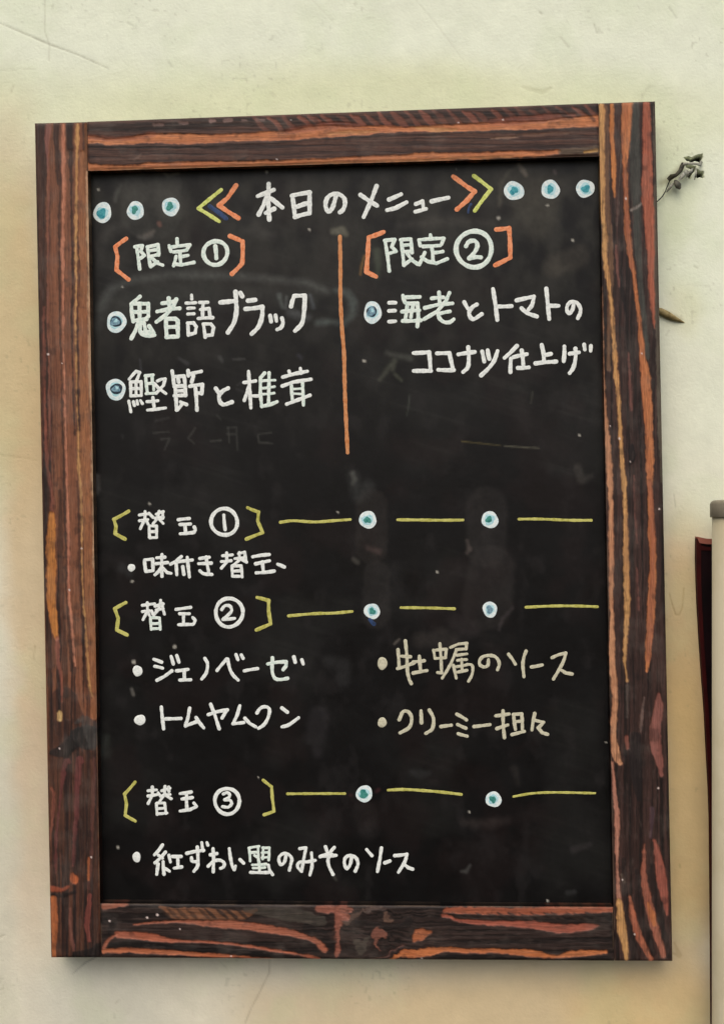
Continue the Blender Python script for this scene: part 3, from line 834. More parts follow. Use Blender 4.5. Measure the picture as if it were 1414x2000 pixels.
TEAL = mat_plain('teal_ink', (22, 118, 134), (74, 156, 164), .7, .25, 700, 1e-4)
GTEAL = mat_plain('green_teal_ink', (24, 104, 100), (72, 142, 130), .7, .25, 700, 1e-4)
SLATE = mat_plain('slate_blue_ink', (52, 92, 112), (126, 158, 172), .7, .25, 600, 1e-4)
HALO = mat_plain('pale_cyan_ink', (142, 194, 204), (178, 214, 218), .9, .1, 500, 5e-5)
DARKN = mat_plain('dark_navy_ink', (18, 30, 44), (30, 48, 62), .6, .3, 600, 1e-4)

rng = random.Random(11)


class Ink:
    def __init__(s):
        s.v = []; s.f = []; s.m = []

    def ribbon(s, P, w, mi=0, closed=False):
        """a domed stroke of marker ink along sheet points P, width w (sheet units)"""
        P = [np.array(p, float) for p in P]
        Q = []
        n = len(P)
        rngs = n if closed else n - 1
        for i in range(rngs):
            a, b = P[i], P[(i + 1) % n]
            k = max(1, int(np.hypot(*(b - a)) / 3.0))
            for j in range(k):
                Q.append(a + (b - a) * j / k)
        if not closed:
            Q.append(P[-1])
        Q = np.array(Q)
        N = len(Q)
        if N == 1:
            Q = np.array([Q[0], Q[0] + [.5, 0]]); N = 2
        if closed:
            T = np.roll(Q, -1, 0) - np.roll(Q, 1, 0)
        else:
            T = np.gradient(Q, axis=0)
        T /= np.linalg.norm(T, axis=1)[:, None] + 1e-9
        Nn = np.stack([-T[:, 1], T[:, 0]], 1)
        ph = rng.uniform(0, 99)
        ws = np.array([w * .5 * (1 + .09 * math.sin(i * .55 + ph) + .06 * math.sin(i * 1.7 + ph * 2)) for i in range(N)])
        hgt = rng.uniform(0.6e-4, 1.0e-4)
        prof = [(-1, 0), (-.86, .55), (-.45, .92), (0, 1), (.45, .92), (.86, .55), (1, 0)]
        base = len(s.v)
        for i in range(N):
            for t, h in prof:
                q = Q[i] + Nn[i] * ws[i] * t
                s.v.append((q[0], q[1], h * hgt))
        K = len(prof)
        for i in range(N if closed else N - 1):
            a = base + i * K; b = base + ((i + 1) % N) * K
            for j in range(K - 1):
                s.f.append((a + j, b + j, b + j + 1, a + j + 1)); s.m.append(mi)
        if not closed:
            for end, sg in ((0, -1), (N - 1, 1)):
                c = Q[end]; d = T[end] * sg; nn = Nn[end]; r = ws[end]
                # fan cap: outer arc ring + mid ring
                ci = len(s.v); s.v.append((c[0], c[1], hgt * 1.0))
                rings = []
                for rr, hh in ((.45, .92), (.86, .55), (1.0, 0.0)):
                    ring = []
                    for k in range(0, 9):
                        ang = -math.pi / 2 + math.pi * k / 8
                        q = c + (d * math.cos(ang) + nn * math.sin(ang)) * r * rr
                        ring.append(len(s.v)); s.v.append((q[0], q[1], hh * hgt))
                    rings.append(ring)
                for k in range(8):
                    s.f.append((ci, rings[0][k], rings[0][k + 1])); s.m.append(mi)
                    for q in range(2):
                        s.f.append((rings[q][k], rings[q + 1][k], rings[q + 1][k + 1], rings[q][k + 1])); s.m.append(mi)

    def stroke(s, P, w, mi=0, smooth=False):
        P = [np.array(p, float) for p in P]
        if smooth and len(P) > 2:
            R = []
            E = [2 * P[0] - P[1]] + P + [2 * P[-1] - P[-2]]
            for i in range(1, len(E) - 2):
                p0, p1, p2, p3 = E[i - 1:i + 3]
                for k in range(6):
                    t = k / 6.
                    R.append(.5 * (2 * p1 + (p2 - p0) * t + (2 * p0 - 5 * p1 + 4 * p2 - p3) * t * t + (3 * p1 - p0 - 3 * p2 + p3) * t ** 3))
            R.append(P[-1])
            s.ribbon(R, w, mi)
            return
        run = [P[0]]
        for i in range(1, len(P)):
            run.append(P[i])
            if i < len(P) - 1:
                a = P[i] - P[i - 1]; b = P[i + 1] - P[i]
                c = a @ b / (np.linalg.norm(a) * np.linalg.norm(b) + 1e-9)
                if c < .88:
                    s.ribbon(self_jit(run), w, mi); run = [P[i]]
        s.ribbon(self_jit(run), w, mi)

    def disc(s, cx, cy, rx, ry, mi=0, h=2.4e-4, h0=0.0, wob=.06):
        ph = [rng.uniform(0, 6.28) for _ in range(3)]
        ci = len(s.v); s.v.append((cx, cy, h0 + h))
        rings = []
        for rr, hh in ((.55, .97), (.88, .7), (1, 0)):
            ring = []
            for k in range(28):
                t = 2 * math.pi * k / 28
                q = rr * (1 + wob * (math.sin(2 * t + ph[0]) * .6 + math.sin(3 * t + ph[1]) * .6 + math.sin(5 * t + ph[2]) * .3))
                ring.append(len(s.v)); s.v.append((cx + rx * q * math.cos(t), cy + ry * q * math.sin(t), h0 + hh * h if hh else 0.0))
            rings.append(ring)
        for k in range(28):
            k1 = (k + 1) % 28
            s.f.append((ci, rings[0][k], rings[0][k1])); s.m.append(mi)
            for q in range(2):
                s.f.append((rings[q][k], rings[q + 1][k], rings[q + 1][k1], rings[q][k1])); s.m.append(mi)

    def build(s, name, mats, label=None):
        v = np.array(s.v)
        V = at(v[:, 0], v[:, 1], PANEL)
        V[:, 1] = PANEL + 0.6e-4 - v[:, 2] - 0.5e-4
        o = mesh_obj(name, V, s.f, mats, panel, True, None, s.m)     # the panel itself sits at the origin
        if label:
            o['label'] = label
        return o


def self_jit(run):
    """a hand-drawn line is never quite straight"""
    if len(run) != 2:
        return run
    a, b = run
    L = np.hypot(*(b - a))
    if L < 12:
        return run
    n = np.array([-(b - a)[1], (b - a)[0]]) / L
    k = rng.uniform(-.02, .02) * L
    return [a, a + (b - a) * .33 + n * k, a + (b - a) * .67 + n * k * .9, b]


INKW = 1.0      # the marker is a little broader than the traced centre marks
CROPS = dict(A=(170, 320, 4.04), B=(480, 320, 4.04), C=(830, 320, 4.04), AA=(707, 0, 2.0), D=(190, 550, 5.892), E=(410, 550, 5.892), F=(690, 540, 5.892),
             G=(920, 540, 5.892), H=(790, 660, 3.721), I=(190, 690, 5.892), J=(410, 690, 5.892), K=(210, 970, 4.159), L=(530, 970, 4.159), M=(850, 970, 4.159),
             N=(210, 1150, 4.159), O=(530, 1150, 4.159), P=(850, 1150, 4.159), Q=(240, 1270, 7.07), R=(420, 1270, 7.07), S=(720, 1240, 6.733), T=(920, 1240, 6.733),
             U=(720, 1360, 3.721), V=(220, 1500, 4.159), W=(540, 1500, 4.159), X=(850, 1480, 4.159), Y=(250, 1060, 8.8375), Z=(400, 1060, 8.8375),
             a=(240, 1640, 8.8375), b=(390, 1640, 8.8375), c=(230, 700, 11.783), d=(460, 710, 8.8375), e=(260, 980, 10.1), f=(260, 1160, 10.1), s=(0, 0, 1))


def ink(name, mats, text, label=None):
    """text: tokens 'KEY width' switch tracing sheet; lines of x,y pairs are strokes ('~' smooth, 'O' ring, 'D' disc)"""
    I = Ink(); key = 's'; w = 8; mi = 0
    for line in text.strip().replace(';', '\n').split('\n'):
        t = line.split()
        if not t:
            continue
        if t[0] in CROPS and ',' not in t[1]:
            key = t[0]; w = float(t[1]) * INKW; mi = int(t[2]) if len(t) > 2 else 0
            continue
        x0, y0, sc = CROPS[key]
        sm = t[0] == '~'
        if t[0] in ('~', 'O', 'D'):
            op = t.pop(0)
        else:
            op = ''
        if op in ('O', 'D'):
            cx, cy, rx, ry = [float(q) for q in t[0].split(',')]
            cx, cy, rx, ry = x0 + cx / sc, y0 + cy / sc, rx / sc, ry / sc
            if op == 'D':
                I.disc(cx, cy, rx, ry, mi)
            else:
                p1, p2 = rng.uniform(0, 6), rng.uniform(0, 6)
                pts = []
                for k in range(40):
                    a = 2 * math.pi * k / 40
                    q = 1 + .02 * math.sin(2 * a + p1) + .015 * math.sin(3 * a + p2)
                    pts.append((cx + rx * q * math.cos(a), cy + ry * q * math.sin(a)))
                I.ribbon(pts, w, mi, True)
            continue
        P = []
        for q in t:
            a, b_ = q.split(',')
            P.append((x0 + float(a) / sc, y0 + float(b_) / sc))
        I.stroke(P, w, mi, sm)
    return I.build(name, mats, label)


ink('lettering', [WHITE, GREENW], '''
B 8.6
95,255 222,205; 182,158 178,300 187,440; 165,265 140,330 103,400; 200,272 290,345; 158,388 225,355
368,252 380,330 388,415; 365,252 505,226 505,393; 388,420 500,390; 390,345 500,305
~ 712,255 700,300 685,345 662,376 640,362 630,318 645,268 685,240 740,242 778,275 782,325 765,365 742,382
905,245 970,290 1035,330; 1032,175 990,290 930,420
1130,282 1225,240; 1115,365 1180,350 1268,303
AA 7.6
210,797 236,786 239,814; 208,827 250,816
C 8.6
52,296 185,267
''', 'white title lettering 本日のメニュー')

ink('lettering', [GREENW], '''
A 7.0
380,655 440,645 427,690 455,722 425,745; 395,660 408,750 418,830
480,655 490,740 503,808; 475,655 562,638 568,720; 490,688 560,676; 495,732 568,716; 515,745 560,785 600,800; 505,812 560,772
712,592 714,628; 650,645 664,690; 655,660 812,640 795,668; 685,695 790,680; 735,695 742,785; 742,735 800,722; 705,730 685,805; 690,790 750,797 845,778
A 8.4
O 1015,703,94,94
1014,650 1022,745
''', 'white lettering 限定 with a circled 1 between orange brackets')
ink('lettering', [GREENW], '''
B 7.2
1095,605 1175,598 1152,655 1185,690 1140,705; 1100,615 1118,720 1132,845
1225,600 1238,700 1246,795; 1220,600 1302,594 1310,700; 1235,645 1305,638; 1240,692 1310,688; 1270,702 1310,760 1355,790; 1248,800 1312,752
C 7.2
42,560 46,592; -50,600 -38,645; -40,600 148,588 130,635; -15,652 120,644; 52,655 62,765; 62,702 140,692; -2,700 -45,795; -30,735 20,770 90,785 175,750
C 9.4
O 385,673,142,140
C 8.6
~ 322,650 345,615 390,608 412,640 395,690 348,745; 348,745 400,735 440,738
''', 'white lettering 限定 with a large circled 2')

ink('lettering', [GREENW, WHITE], '''
D 8.0
495,172 450,212 400,255; 395,258 400,350 418,460; 405,252 590,255; 590,255 592,400 545,438; 410,350 590,345; 490,260 492,460; 420,452 570,432
472,480 440,570 395,655; ~ 508,472 495,560 530,612 600,622 665,616; 542,475 558,560; 600,512 650,590; 545,582 640,575
750,250 900,225; 825,192 835,300; 912,205 870,300 790,385 683,465; 692,345 850,312 950,308
795,425 803,630; 800,430 900,428 930,450 932,630; 800,638 932,634; 805,525 930,520
D 6.6 1
1088,155 1090,200; 1025,248 1135,243; 1045,308 1120,304; 1045,374 1115,370
1045,475 1052,615; 1042,478 1110,475 1142,520 1130,590 1055,610
1180,240 1275,238; 1222,250 1215,420; 1190,322 1288,310 1302,410; 1165,425 1330,415
1225,490 1245,640; 1222,488 1310,488 1342,530 1325,615 1242,622
E 8.8 1
122,240 200,232 300,222; ~ 300,222 308,330 280,470 210,585; 296,118 305,225; 352,130 375,170
440,220 525,210; 410,315 605,292; ~ 605,292 602,400 560,520 482,602
E 7.6 1
695,392 706,460; 757,388 767,455; ~ 830,420 842,475 820,528 775,552
E 8.6 1
970,168 950,220 935,285; 970,165 1095,160; ~ 1095,160 1085,340 1060,480 980,568
''', 'white lettering 鬼者語ブラック')
ink('lettering', [GREENW, WHITE], '''
F 7.4 1
412,303 485,302; 412,396 478,393; 410,520 485,515
F 7.6
570,218 578,260 595,300; 592,240 765,235; 622,312 595,510; 615,312 738,308 748,470 736,575; 560,405 760,388; 568,512 775,505; 688,330 662,470
900,252 1035,240; 985,182 992,300; 822,362 980,322 1140,310; 1105,188 1060,290 960,405 812,492
~ 972,405 990,480 1045,525 1110,525 1155,492; 1000,425 1110,402
G 8.2 1
-80,295 -38,370; ~ 65,322 15,352 -22,405 -15,460 30,490 120,433
250,142 275,300 300,500; 312,345 465,340
520,275 620,252 720,230; ~ 720,230 700,325 655,385; ~ 578,365 640,420 755,460
863,140 880,330 896,490; 890,336 1005,338
G 7.6 1
~ 1178,312 1165,375 1132,428 1102,395 1105,335 1150,292 1212,302 1252,360 1252,420 1225,480
''', 'white lettering 海老とトマトの')
ink('lettering', [WHITE], '''
H 8.0
65,110 178,104 188,235; 65,240 192,240; 235,112 325,110 352,230; 245,232 358,234
390,120 510,102; ~ 462,68 466,140 460,210 425,248
563,98 578,172; 603,90 615,152; ~ 675,95 650,165 610,220 556,272
815,58 765,110 725,145; 772,150 768,248; 790,140 888,118; 850,92 862,210; 822,218 902,214
995,50 1008,110 1012,165; 1020,125 1062,116; 950,185 1100,172
1160,62 1155,170; 1198,115 1265,105; ~ 1240,78 1240,150 1225,215 1198,256; 1303,48 1308,85; 1352,58 1350,95
''', 'white lettering ココナツ仕上げ')
ink('lettering', [WHITE, GREENW], '''
c 6.2
430,298 270,478; 430,300 515,325 445,500; 300,545 305,860; 305,545 545,535 550,855; 310,862 550,855; 305,695 545,690; 428,560 430,850
262,985 310,1230; 370,1000 392,1085; 452,975 465,1055; 530,970 575,1040
c 6.2 1
650,400 692,800; 640,400 820,382; 800,400 805,560; 700,580 830,572; 830,590 835,720; 660,812 870,800
c 6.4
920,520 1010,480 1100,470; 1100,470 1060,620 890,800; 850,580 960,700 1115,810
680,995 930,975; 815,900 850,1150; 690,1190 900,1170 1110,1140
I 7.6
865,205 885,350; 880,268 1000,262; 930,275 940,330; 890,380 1010,372; 1005,280 1018,480; 890,490 1020,485; 905,435 1010,430; 900,400 912,560 915,655; 925,650 975,590; 960,560 1030,590
1048,200 1052,260; 1052,245 1200,208; 1108,262 1090,330; 1068,380 1212,360 1205,465; 1130,370 1142,500 1150,655; 1150,455 1200,460
J 8.4
70,405 105,455; ~ 212,402 150,435 108,490 120,560 165,590 255,562
''', 'white lettering 鰹節と')
ink('lettering', [WHITE, GREENW], '''
d 7.2
228,135 245,400 268,768; 148,328 350,300; 232,400 195,520 155,635
d 6.6
250,558 395,560
d 7.0 1
505,165 435,245; 435,245 432,500 455,745; 582,160 572,690
d 5.4 1
450,300 685,288; 470,428 675,400; 470,530 670,510
d 7.0 1
450,742 600,710 718,660
d 7.2
818,235 1030,175 1240,135; 925,132 945,200; 1120,85 1132,165; 808,390 1000,320 1305,272
d 6.6 1
968,380 985,640; 1158,330 1170,560 1175,720
d 5 1
990,440 1130,432; 990,520 1135,528
d 7.2
885,702 1100,620 1285,548
''', 'white lettering 椎茸')

ink('lettering', [WHITE], '''
e 6.0
130,262 290,240; 243,192 240,330 150,530; 130,375 300,350; 262,360 300,440; 320,230 400,310
460,245 600,195; 520,190 480,340 400,430; 440,325 600,305; 590,210 590,330; 530,350 600,430
322,470 330,700; 322,475 470,480 472,700; 335,712 470,705; 335,592 470,588
e 7.0
895,355 1115,330; 930,450 1135,440; 1025,450 1040,600; 935,632 1180,608; ~ 1212,500 1232,550 1205,605
K 7.8
O 950,205,108,106
K 6.6
946,150 950,210 957,268
''', 'white lettering 替玉 with a circled 1 in yellow brackets')
ink('lettering', [WHITE], '''
Y 6.8
D 65,432,64,68
290,302 312,490; 292,298 430,285 438,470; 312,495 440,482
500,262 640,250; 592,205 592,580; 490,362 690,342; 575,440 530,500 470,555; 610,440 680,515 750,530
925,240 830,320 740,372; 838,335 848,555; 880,325 1115,298; 1028,250 1065,590; 950,415 970,545
1245,272 1405,250; 1222,362 1440,352; 1355,250 1395,500; ~ 1245,485 1310,535 1450,548
Z 6.2
310,225 480,210; 382,175 385,330 290,440; 290,325 460,310; 585,190 690,165; 600,170 600,300 480,405; 520,275 700,265; 690,165 722,340; 640,290 725,335
472,400 482,580; 482,405 630,400 648,590; 500,492 625,485; 485,582 600,580
Z 6.8
830,243 980,215 1115,205; 880,365 1120,312; 1000,330 1012,480; 890,520 1200,490; 1262,372 1375,420
''', 'small white lettering 味付き替玉')
ink('lettering', [WHITE, GREENW], '''
f 6.0
190,225 430,195; 285,175 290,330 200,510; 190,350 330,330; 300,350 330,430; 440,245 600,195; 550,125 520,280 430,400; 460,315 600,295; 575,180 600,320 625,400; 370,340 410,420
f 5.8 1
350,475 365,700; 355,470 525,475 540,700; 375,585 515,582; 375,690 525,682
f 6.8
850,305 1000,285 1140,265; 925,390 1115,390; 1000,400 1000,580; 900,608 1180,602; ~ 1180,465 1225,520 1200,595
N 7.8
O 990,193,112,114
N 6.6
~ 930,168 955,138 995,140 1010,175 985,210 940,245; 940,248 1035,240
''', 'white lettering 替玉 with a circled 2')
ink('lettering', [WHITE, GREENW], '''
Q 6.8
D 207,285,68,76
430,125 540,165; 445,222 552,248; 475,415 580,360 680,285; 670,85 700,190; 748,75 778,165
745,285 905,265; 850,290 855,395; 790,412 940,408
~ 1135,112 1172,190 1155,310 1092,398
R 6.8
30,280 165,122; ~ 178,125 205,250 250,340 322,412; 292,60 318,130; 365,65 390,112; 405,285 590,253
R 6.8 1
730,190 860,165 985,158; 985,158 980,220 942,268; ~ 795,105 792,290 828,385 900,405 1005,388
R 6.8
1090,92 1108,165; 1200,132 1218,190
''', 'white lettering ジェノベーゼ')
ink('lettering', [WHITE], '''
Q 6.8
D 240,963,78,74
535,785 548,930 567,1085; 595,948 805,942
925,800 905,920 868,1048; 868,1045 960,1010 1040,980; 1015,930 1060,1000 1120,1072
1215,745 1275,900 1332,1082; 1182,890 1300,850 1445,822
R 6.8
175,822 100,935; 345,765 310,890 258,1005; 250,1015 400,998; 415,940 480,1010 565,1058
~ 582,865 615,815 660,785 720,785 755,830 735,930 680,1025 602,1080; 925,798 1000,855; ~ 925,1058 1020,1030 1155,932
''', 'white lettering トムヤムクン')
ink('lettering', [CREAMW], '''
S 6.8
D 180,375,66,82
385,195 400,425; 380,442 480,415 600,365; ~ 482,80 500,260 510,480 535,590 560,640; 430,280 550,288
585,355 730,340; 665,280 682,470; 585,502 765,470
S 6.0
935,115 950,300 958,490; 850,200 870,310; 855,205 1020,190 1010,300; 880,310 1010,300; 905,495 960,500
~ 1150,205 1100,330 1040,450 965,570; 1075,165 1180,120 1290,110; 1285,115 1280,185; 1150,195 1280,185; 1160,268 1290,250
1165,335 1285,325; 1112,400 1130,480 1150,570; 1150,420 1290,395; 1165,490 1290,465; 1220,320 1228,480; ~ 1290,388 1355,398 1368,460 1350,540 1310,612
T 6.8
~ 225,325 218,400 170,422 115,395 110,340 150,290 220,272 300,280 350,325 368,390 345,458
490,255 540,320 580,385; ~ 720,215 690,300 678,400 692,550; 790,422 935,395
1062,300 1150,260 1240,240; ~ 1242,240 1210,350 1140,480 1080,580; 1182,462 1240,500 1325,515
''', 'cream lettering 牡蠣のソース')
ink('lettering', [CREAMW], '''
U 6.8
D 98,190,33,36
~ 222,170 250,112 290,115 312,160 295,225 228,266; 380,105 383,192; ~ 440,100 470,160 462,235 415,270
525,220 600,210; 640,130 710,172; 645,205 705,232; 650,272 715,290; 765,220 880,206
922,142 1020,128; 975,105 985,300; 930,235 1010,208
1052,135 1065,240; 1050,132 1110,128 1115,240; 1060,185 1110,180; 1040,278 1130,255
1205,125 1185,245; 1210,175 1270,188 1235,225; 1228,228 1260,265 1298,276
''', 'cream lettering クリーミー担々')
ink('lettering', [WHITE], '''
V 6.0
290,185 360,178; 325,155 325,220 292,288; 290,228 370,215; 372,200 392,230; 400,185 470,165; 428,150 425,210 385,270; 410,222 470,215; 458,155 460,190; 440,228 478,250
358,288 364,378; 362,285 425,285 436,370; 370,330 425,326; 370,372 445,366
V 6.6
550,208 640,195; 565,252 650,240; 603,215 606,330; 550,350 630,338 680,315; 662,285 685,312
V 7.4
O 932,270,98,106
V 6.2
~ 900,212 930,200 952,215 945,240 912,258; ~ 912,258 955,262 968,290 940,318 895,314
''', 'white lettering 替玉 with a circled 3')
ink('lettering', [WHITE, GREENW], '''
a 6.8
D 243,300,72,90
690,90 620,190 550,262; 740,215 660,310 560,400; 620,270 690,320; 612,420 590,600; 700,380 715,595; 740,500 810,545; 800,270 825,385
860,290 1010,290; 950,310 955,450; 890,492 1020,470
1110,235 1260,200 1400,185; ~ 1290,130 1300,300 1295,450 1232,545; ~ 1190,310 1200,370 1260,380; 1365,50 1388,190
b 6.6
130,50 145,95; 235,155 245,330 238,555; 190,262 300,240; ~ 150,460 240,375 350,355 425,400 415,470 365,495
~ 515,155 535,310 565,450 600,515; 600,515 622,455; 700,345 762,405
b 5.6 1
850,145 1030,115; 858,160 875,370; 880,225 990,215; 950,270 990,300; 1012,130 1022,400; 1090,140 1205,140 1195,350; 1080,225 1200,220; 1080,310 1190,300; 1100,150 1090,330
910,435 1150,422; 925,490 1130,480; 1030,380 1035,530
b 6.6
880,565 1050,568 1200,565; 1190,440 1210,530 1262,605
''', 'white lettering 紅ずわい蟹')
ink('lettering', [WHITE], '''
W 6.8
~ 80,705 65,765 35,785 20,735 50,698 95,700 125,735 118,780 105,830
190,655 240,648 222,740 205,840; ~ 205,840 172,800 190,765 250,762 315,750; ~ 285,690 290,790 272,870
398,640 410,672; 470,645 430,690 355,720 485,710; ~ 450,700 420,740 428,800 460,865
~ 610,722 600,780 572,818 552,775 560,730 600,710 645,730 662,780 640,838
732,662 775,712; 852,650 840,740 820,842; 880,770 920,756
960,712 1060,700; ~ 1060,702 1040,765 990,848; 1040,785 1070,810 1105,822
''', 'white lettering のみそのソース at the end of the bottom line')

# brackets, chevrons, rules
for lab, mt, txt in [
    ('orange opening bracket before the circled 1 heading', ORANGE, 'A 8.4;312,590 225,655 243,730 235,838 330,913'),
    ('orange closing bracket after the circled 1 heading', ORANGE, 'A 8.6;1130,570 1228,612 1226,785 1145,868'),
    ('orange opening bracket before the circled 2 heading', ORANGE, 'B 9;1088,537 970,580 962,720 952,852 1028,890'),
    ('orange closing bracket after the circled 2 heading', ORANGE, 'C 9;562,518 662,508 672,740 552,800'),
    ('yellow opening bracket of the first lower heading', YELLOW, 'K 6.8;175,118 55,185 72,240 65,300 145,345'),
    ('yellow closing bracket of the first lower heading', YELLOW, 'K 6.8;1140,90 1228,125 1222,200 1262,292 1130,345'),
    ('yellow opening bracket of the second lower heading', YELLOW, 'N 7;152,112 62,162 90,240 78,335 162,375'),
    ('yellow closing bracket of the second lower heading', YELLOW, 'N 7;1215,70 1310,95 1310,180 1326,285 1210,335'),
    ('yellow opening bracket of the third lower heading', YELLOW, 'V 6.4;185,115 100,212 115,290 105,385 188,432'),
    ('yellow closing bracket of the third lower heading', YELLOW, 'V 6.4;1225,100 1292,152 1298,240 1312,352 1232,380'),
]:
    ink('bracket', [mt], txt, lab)
ink('chevron', [GREEN], 'A 7.6;1060,205 880,352 1045,455', 'lime chevron left of the title')
ink('chevron', [ORANGE], 'A 9;1178,170 1110,270 1042,328 1110,375 1195,428', 'orange chevron left of the title')
ink('chevron', [ORANGE], 'C 9.2;222,100 330,180 390,218 330,290 250,360', 'orange chevron right of the title')
ink('chevron', [GREEN], 'C 7.6;385,95 520,200 392,370', 'lime chevron right of the title')
ink('ink_trace', [NAVY], 'A 9;970,335 1040,385 1100,432', 'navy blue trace between the left chevrons')
ink('ink_trace', [NAVY], 'C 5;362,318 345,350 340,385', 'navy blue trace between the right chevrons')
ink('ink_trace', [NAVY], 'O 8;800,250 815,268 832,285', 'navy blue drip under a dot of the second row')
ink('divider_line', [DIVIDE], 's 7.6;~ 664,462 665,520 665,580 668,640 672,690 673,740 675,800 679,884', 'long orange rule between the two columns')
for txt in ['L 5.9;~ 75,208 180,196 350,206 500,196 642,186', 'L 5.9;~ 1025,188 1200,190 1400,192 1556,190', 'M 5.6;~ 678,183 850,182 1100,192 1265,192',
            'O 5.7;~ 140,220 350,202 500,198 658,184', 'O 5.7;~ 1052,153 1250,155 1485,162', 'P 5.5;~ 735,150 950,140 1150,140 1315,146',
            'W 5.4;~ 90,210 330,208 555,208', 'W 5.8;~ 905,180 1050,175 1300,192 1500,215', 'X 4.8;~ 635,315 800,288 1000,282 1295,288']:
    ink('rule_dash', [YELLOW], txt)


def dot(cx, cy, rx, ry, iris, icx, icy, irx, iry, hole=None, hm=None, label=None):
    I = Ink()
    I.disc(cx, cy, rx, ry, 0, .8e-4, 0, .06)
    I.disc((cx + icx) / 2, (cy + icy) / 2, rx * .66, ry * .66, 3, .3e-4, .8e-4, .12)
    if hole:
        I.disc(hole[0], hole[1], hole[2], hole[3], 2, .3e-4, 1.1e-4, .06)
    I.disc(icx, icy, irx, iry, 1, .3e-4, 1.4e-4, .22)
    if hole:
        I.disc(icx + 2, icy - 2, irx * .4, iry * .4, 3, .3e-4, 1.7e-4, .25)
    return I.build('dot', [RING, iris, DARKN, HALO], label)


def dotc(key, cx, cy, rx, ry, iris, icx, icy, irx, iry, **k):
    x0, y0, s = CROPS[key]
    h = k.pop('hole', None)
    if h:
        h = (x0 + h[0] / s, y0 + h[1] / s, h[2] / s, h[3] / s)
    return dot(x0 + cx / s, y0 + cy / s, rx / s, ry / s, iris, x0 + icx / s, y0 + icy / s, irx / s, iry / s, hole=h, **k)


dotc('A', 125, 385, 72, 82, TEAL, 118, 392, 34, 50)
dotc('A', 385, 370, 70, 73, GTEAL, 378, 362, 26, 34)
dotc('A', 663, 338, 73, 73, GTEAL, 655, 335, 28, 38)
dotc('C', 700, 213, 80, 76, TEAL, 700, 212, 34, 34)
dotc('C', 988, 202, 76, 75, TEAL, 985, 200, 30, 32)
dotc('C', 1262, 195, 74, 75, TEAL, 1265, 198, 34, 34)
dotc('L', 783, 188, 74, 71, GTEAL, 780, 190, 30, 30)
dotc('M', 443, 188, 72, 71, GTEAL, 434, 185, 26, 32)
dotc('O', 818, 182, 66, 64, GTEAL, 820, 182, 28, 30)
dotc('P', 443, 168, 59, 67, SLATE, 440, 168, 30, 34)
dotc('W', 713, 210, 70, 69, GTEAL, 708, 212, 38, 36)
dotc('X', 472, 338, 64, 65, GTEAL, 466, 338, 29, 31)
dotc('D', 225, 465, 120, 126, SLATE, 208, 463, 54, 56, hole=(218, 460, 72, 70), label='larger white ring dot before 鬼者語ブラック')
dotc('I', 216, 416, 118, 124, SLATE, 220, 410, 48, 46, hole=(224, 410, 76, 68), label='larger white ring dot before 鰹節')
dotc('F', 222, 415, 106, 128, SLATE, 208, 405, 52, 58, hole=(212, 405, 64, 70), label='larger white ring dot before 海老')

# ------------------------------------------------------------------ white pole at the right edge
def lathe(name, prof, loc, mat, parent, n=64):
    V = []; F = []
    for r, z in prof:
        for k in range(n):
            a = 2 * math.pi * k / n
            V.append((r * math.cos(a), r * math.sin(a), z))
    for i in range(len(prof) - 1):
        for k in range(n):
            F.append((i * n + k, i * n + (k + 1) % n, (i + 1) * n + (k + 1) % n, (i + 1) * n + k))
    F.append(tuple(range(n - 1, -1, -1)))
    F.append(tuple((len(prof) - 1) * n + k for k in range(n)))
    o = mesh_obj(name, V, F, mat, parent)
    return o


PR, PY = 0.021, -0.040
ax = at(1391, 1500, PY)[0]
pole_x = ax[0] + PR
zt = at(1400, 992, PY)[0][2]
zc0 = at(1400, 1011, PY - PR)[0][2]
zc1 = at(1400, 976, PY - PR)[0][2]
pole = empty('pole', 'cream painted round pole with a grey cap at the right edge of the photo', 'pole', (pole_x, PY, zt - 1.0))
pm = mat_plain('cream_pipe_paint', (174, 164, 134), (184, 175, 148), .5, .4, 25, 1.2e-4, 0, 60)
cm = mat_plain('grey_cap_plastic', (118, 110, 92), (130, 122, 104), .5, .35, 60, 1e-4)
lathe('pipe', [(PR, 0), (PR, zc0 - (zt - 1.0) + .004)], pole.location, pm, pole)
z0 = zc0 - (zt - 1.0); z1 = zc1 - (zt - 1.0); RC = PR + .0014
lathe('cap', [(RC - .0004, z0), (RC, z0 + .0005), (RC, z1 - .003), (RC - .0006, z1 - .0015), (RC - .002, z1 - .0004), (RC - .004, z1)], pole.location, cm, pole)
# small rust speck on the pipe
sp = mat_plain('rust_speck', (110, 78, 44), (120, 90, 50), .8, .2)

# ------------------------------------------------------------------ dark red board behind the pole
BY = -0.0048
tb = empty('tapered_board', 'narrow dark maroon board tapering downward behind the cream pole', 'board', tuple(at(1400, 1800, -0.001)[0]))
bpy.context.view_layer.update()
mar = mat_plain('maroon_paint', (44, 8, 9), (58, 13, 13), .6, .1, 60, 1e-4)
blk = mat_plain('black_maroon_face', (8, 3, 5), (22, 6, 10), .6, .1, 40, 1e-4)
rimm = mat_plain('worn_red_edge', (126, 62, 52), (142, 84, 70), .6, .3, 80, 1e-4)
LE = [(1360.5, 1052), (1360, 1090), (1361, 1130), (1363, 1180), (1367, 1250), (1372.5, 1330), (1377, 1390), (1381, 1470), (1385, 1540), (1387, 1600), (1388, 1700), (1389.5, 1850), (1391, 2150)]


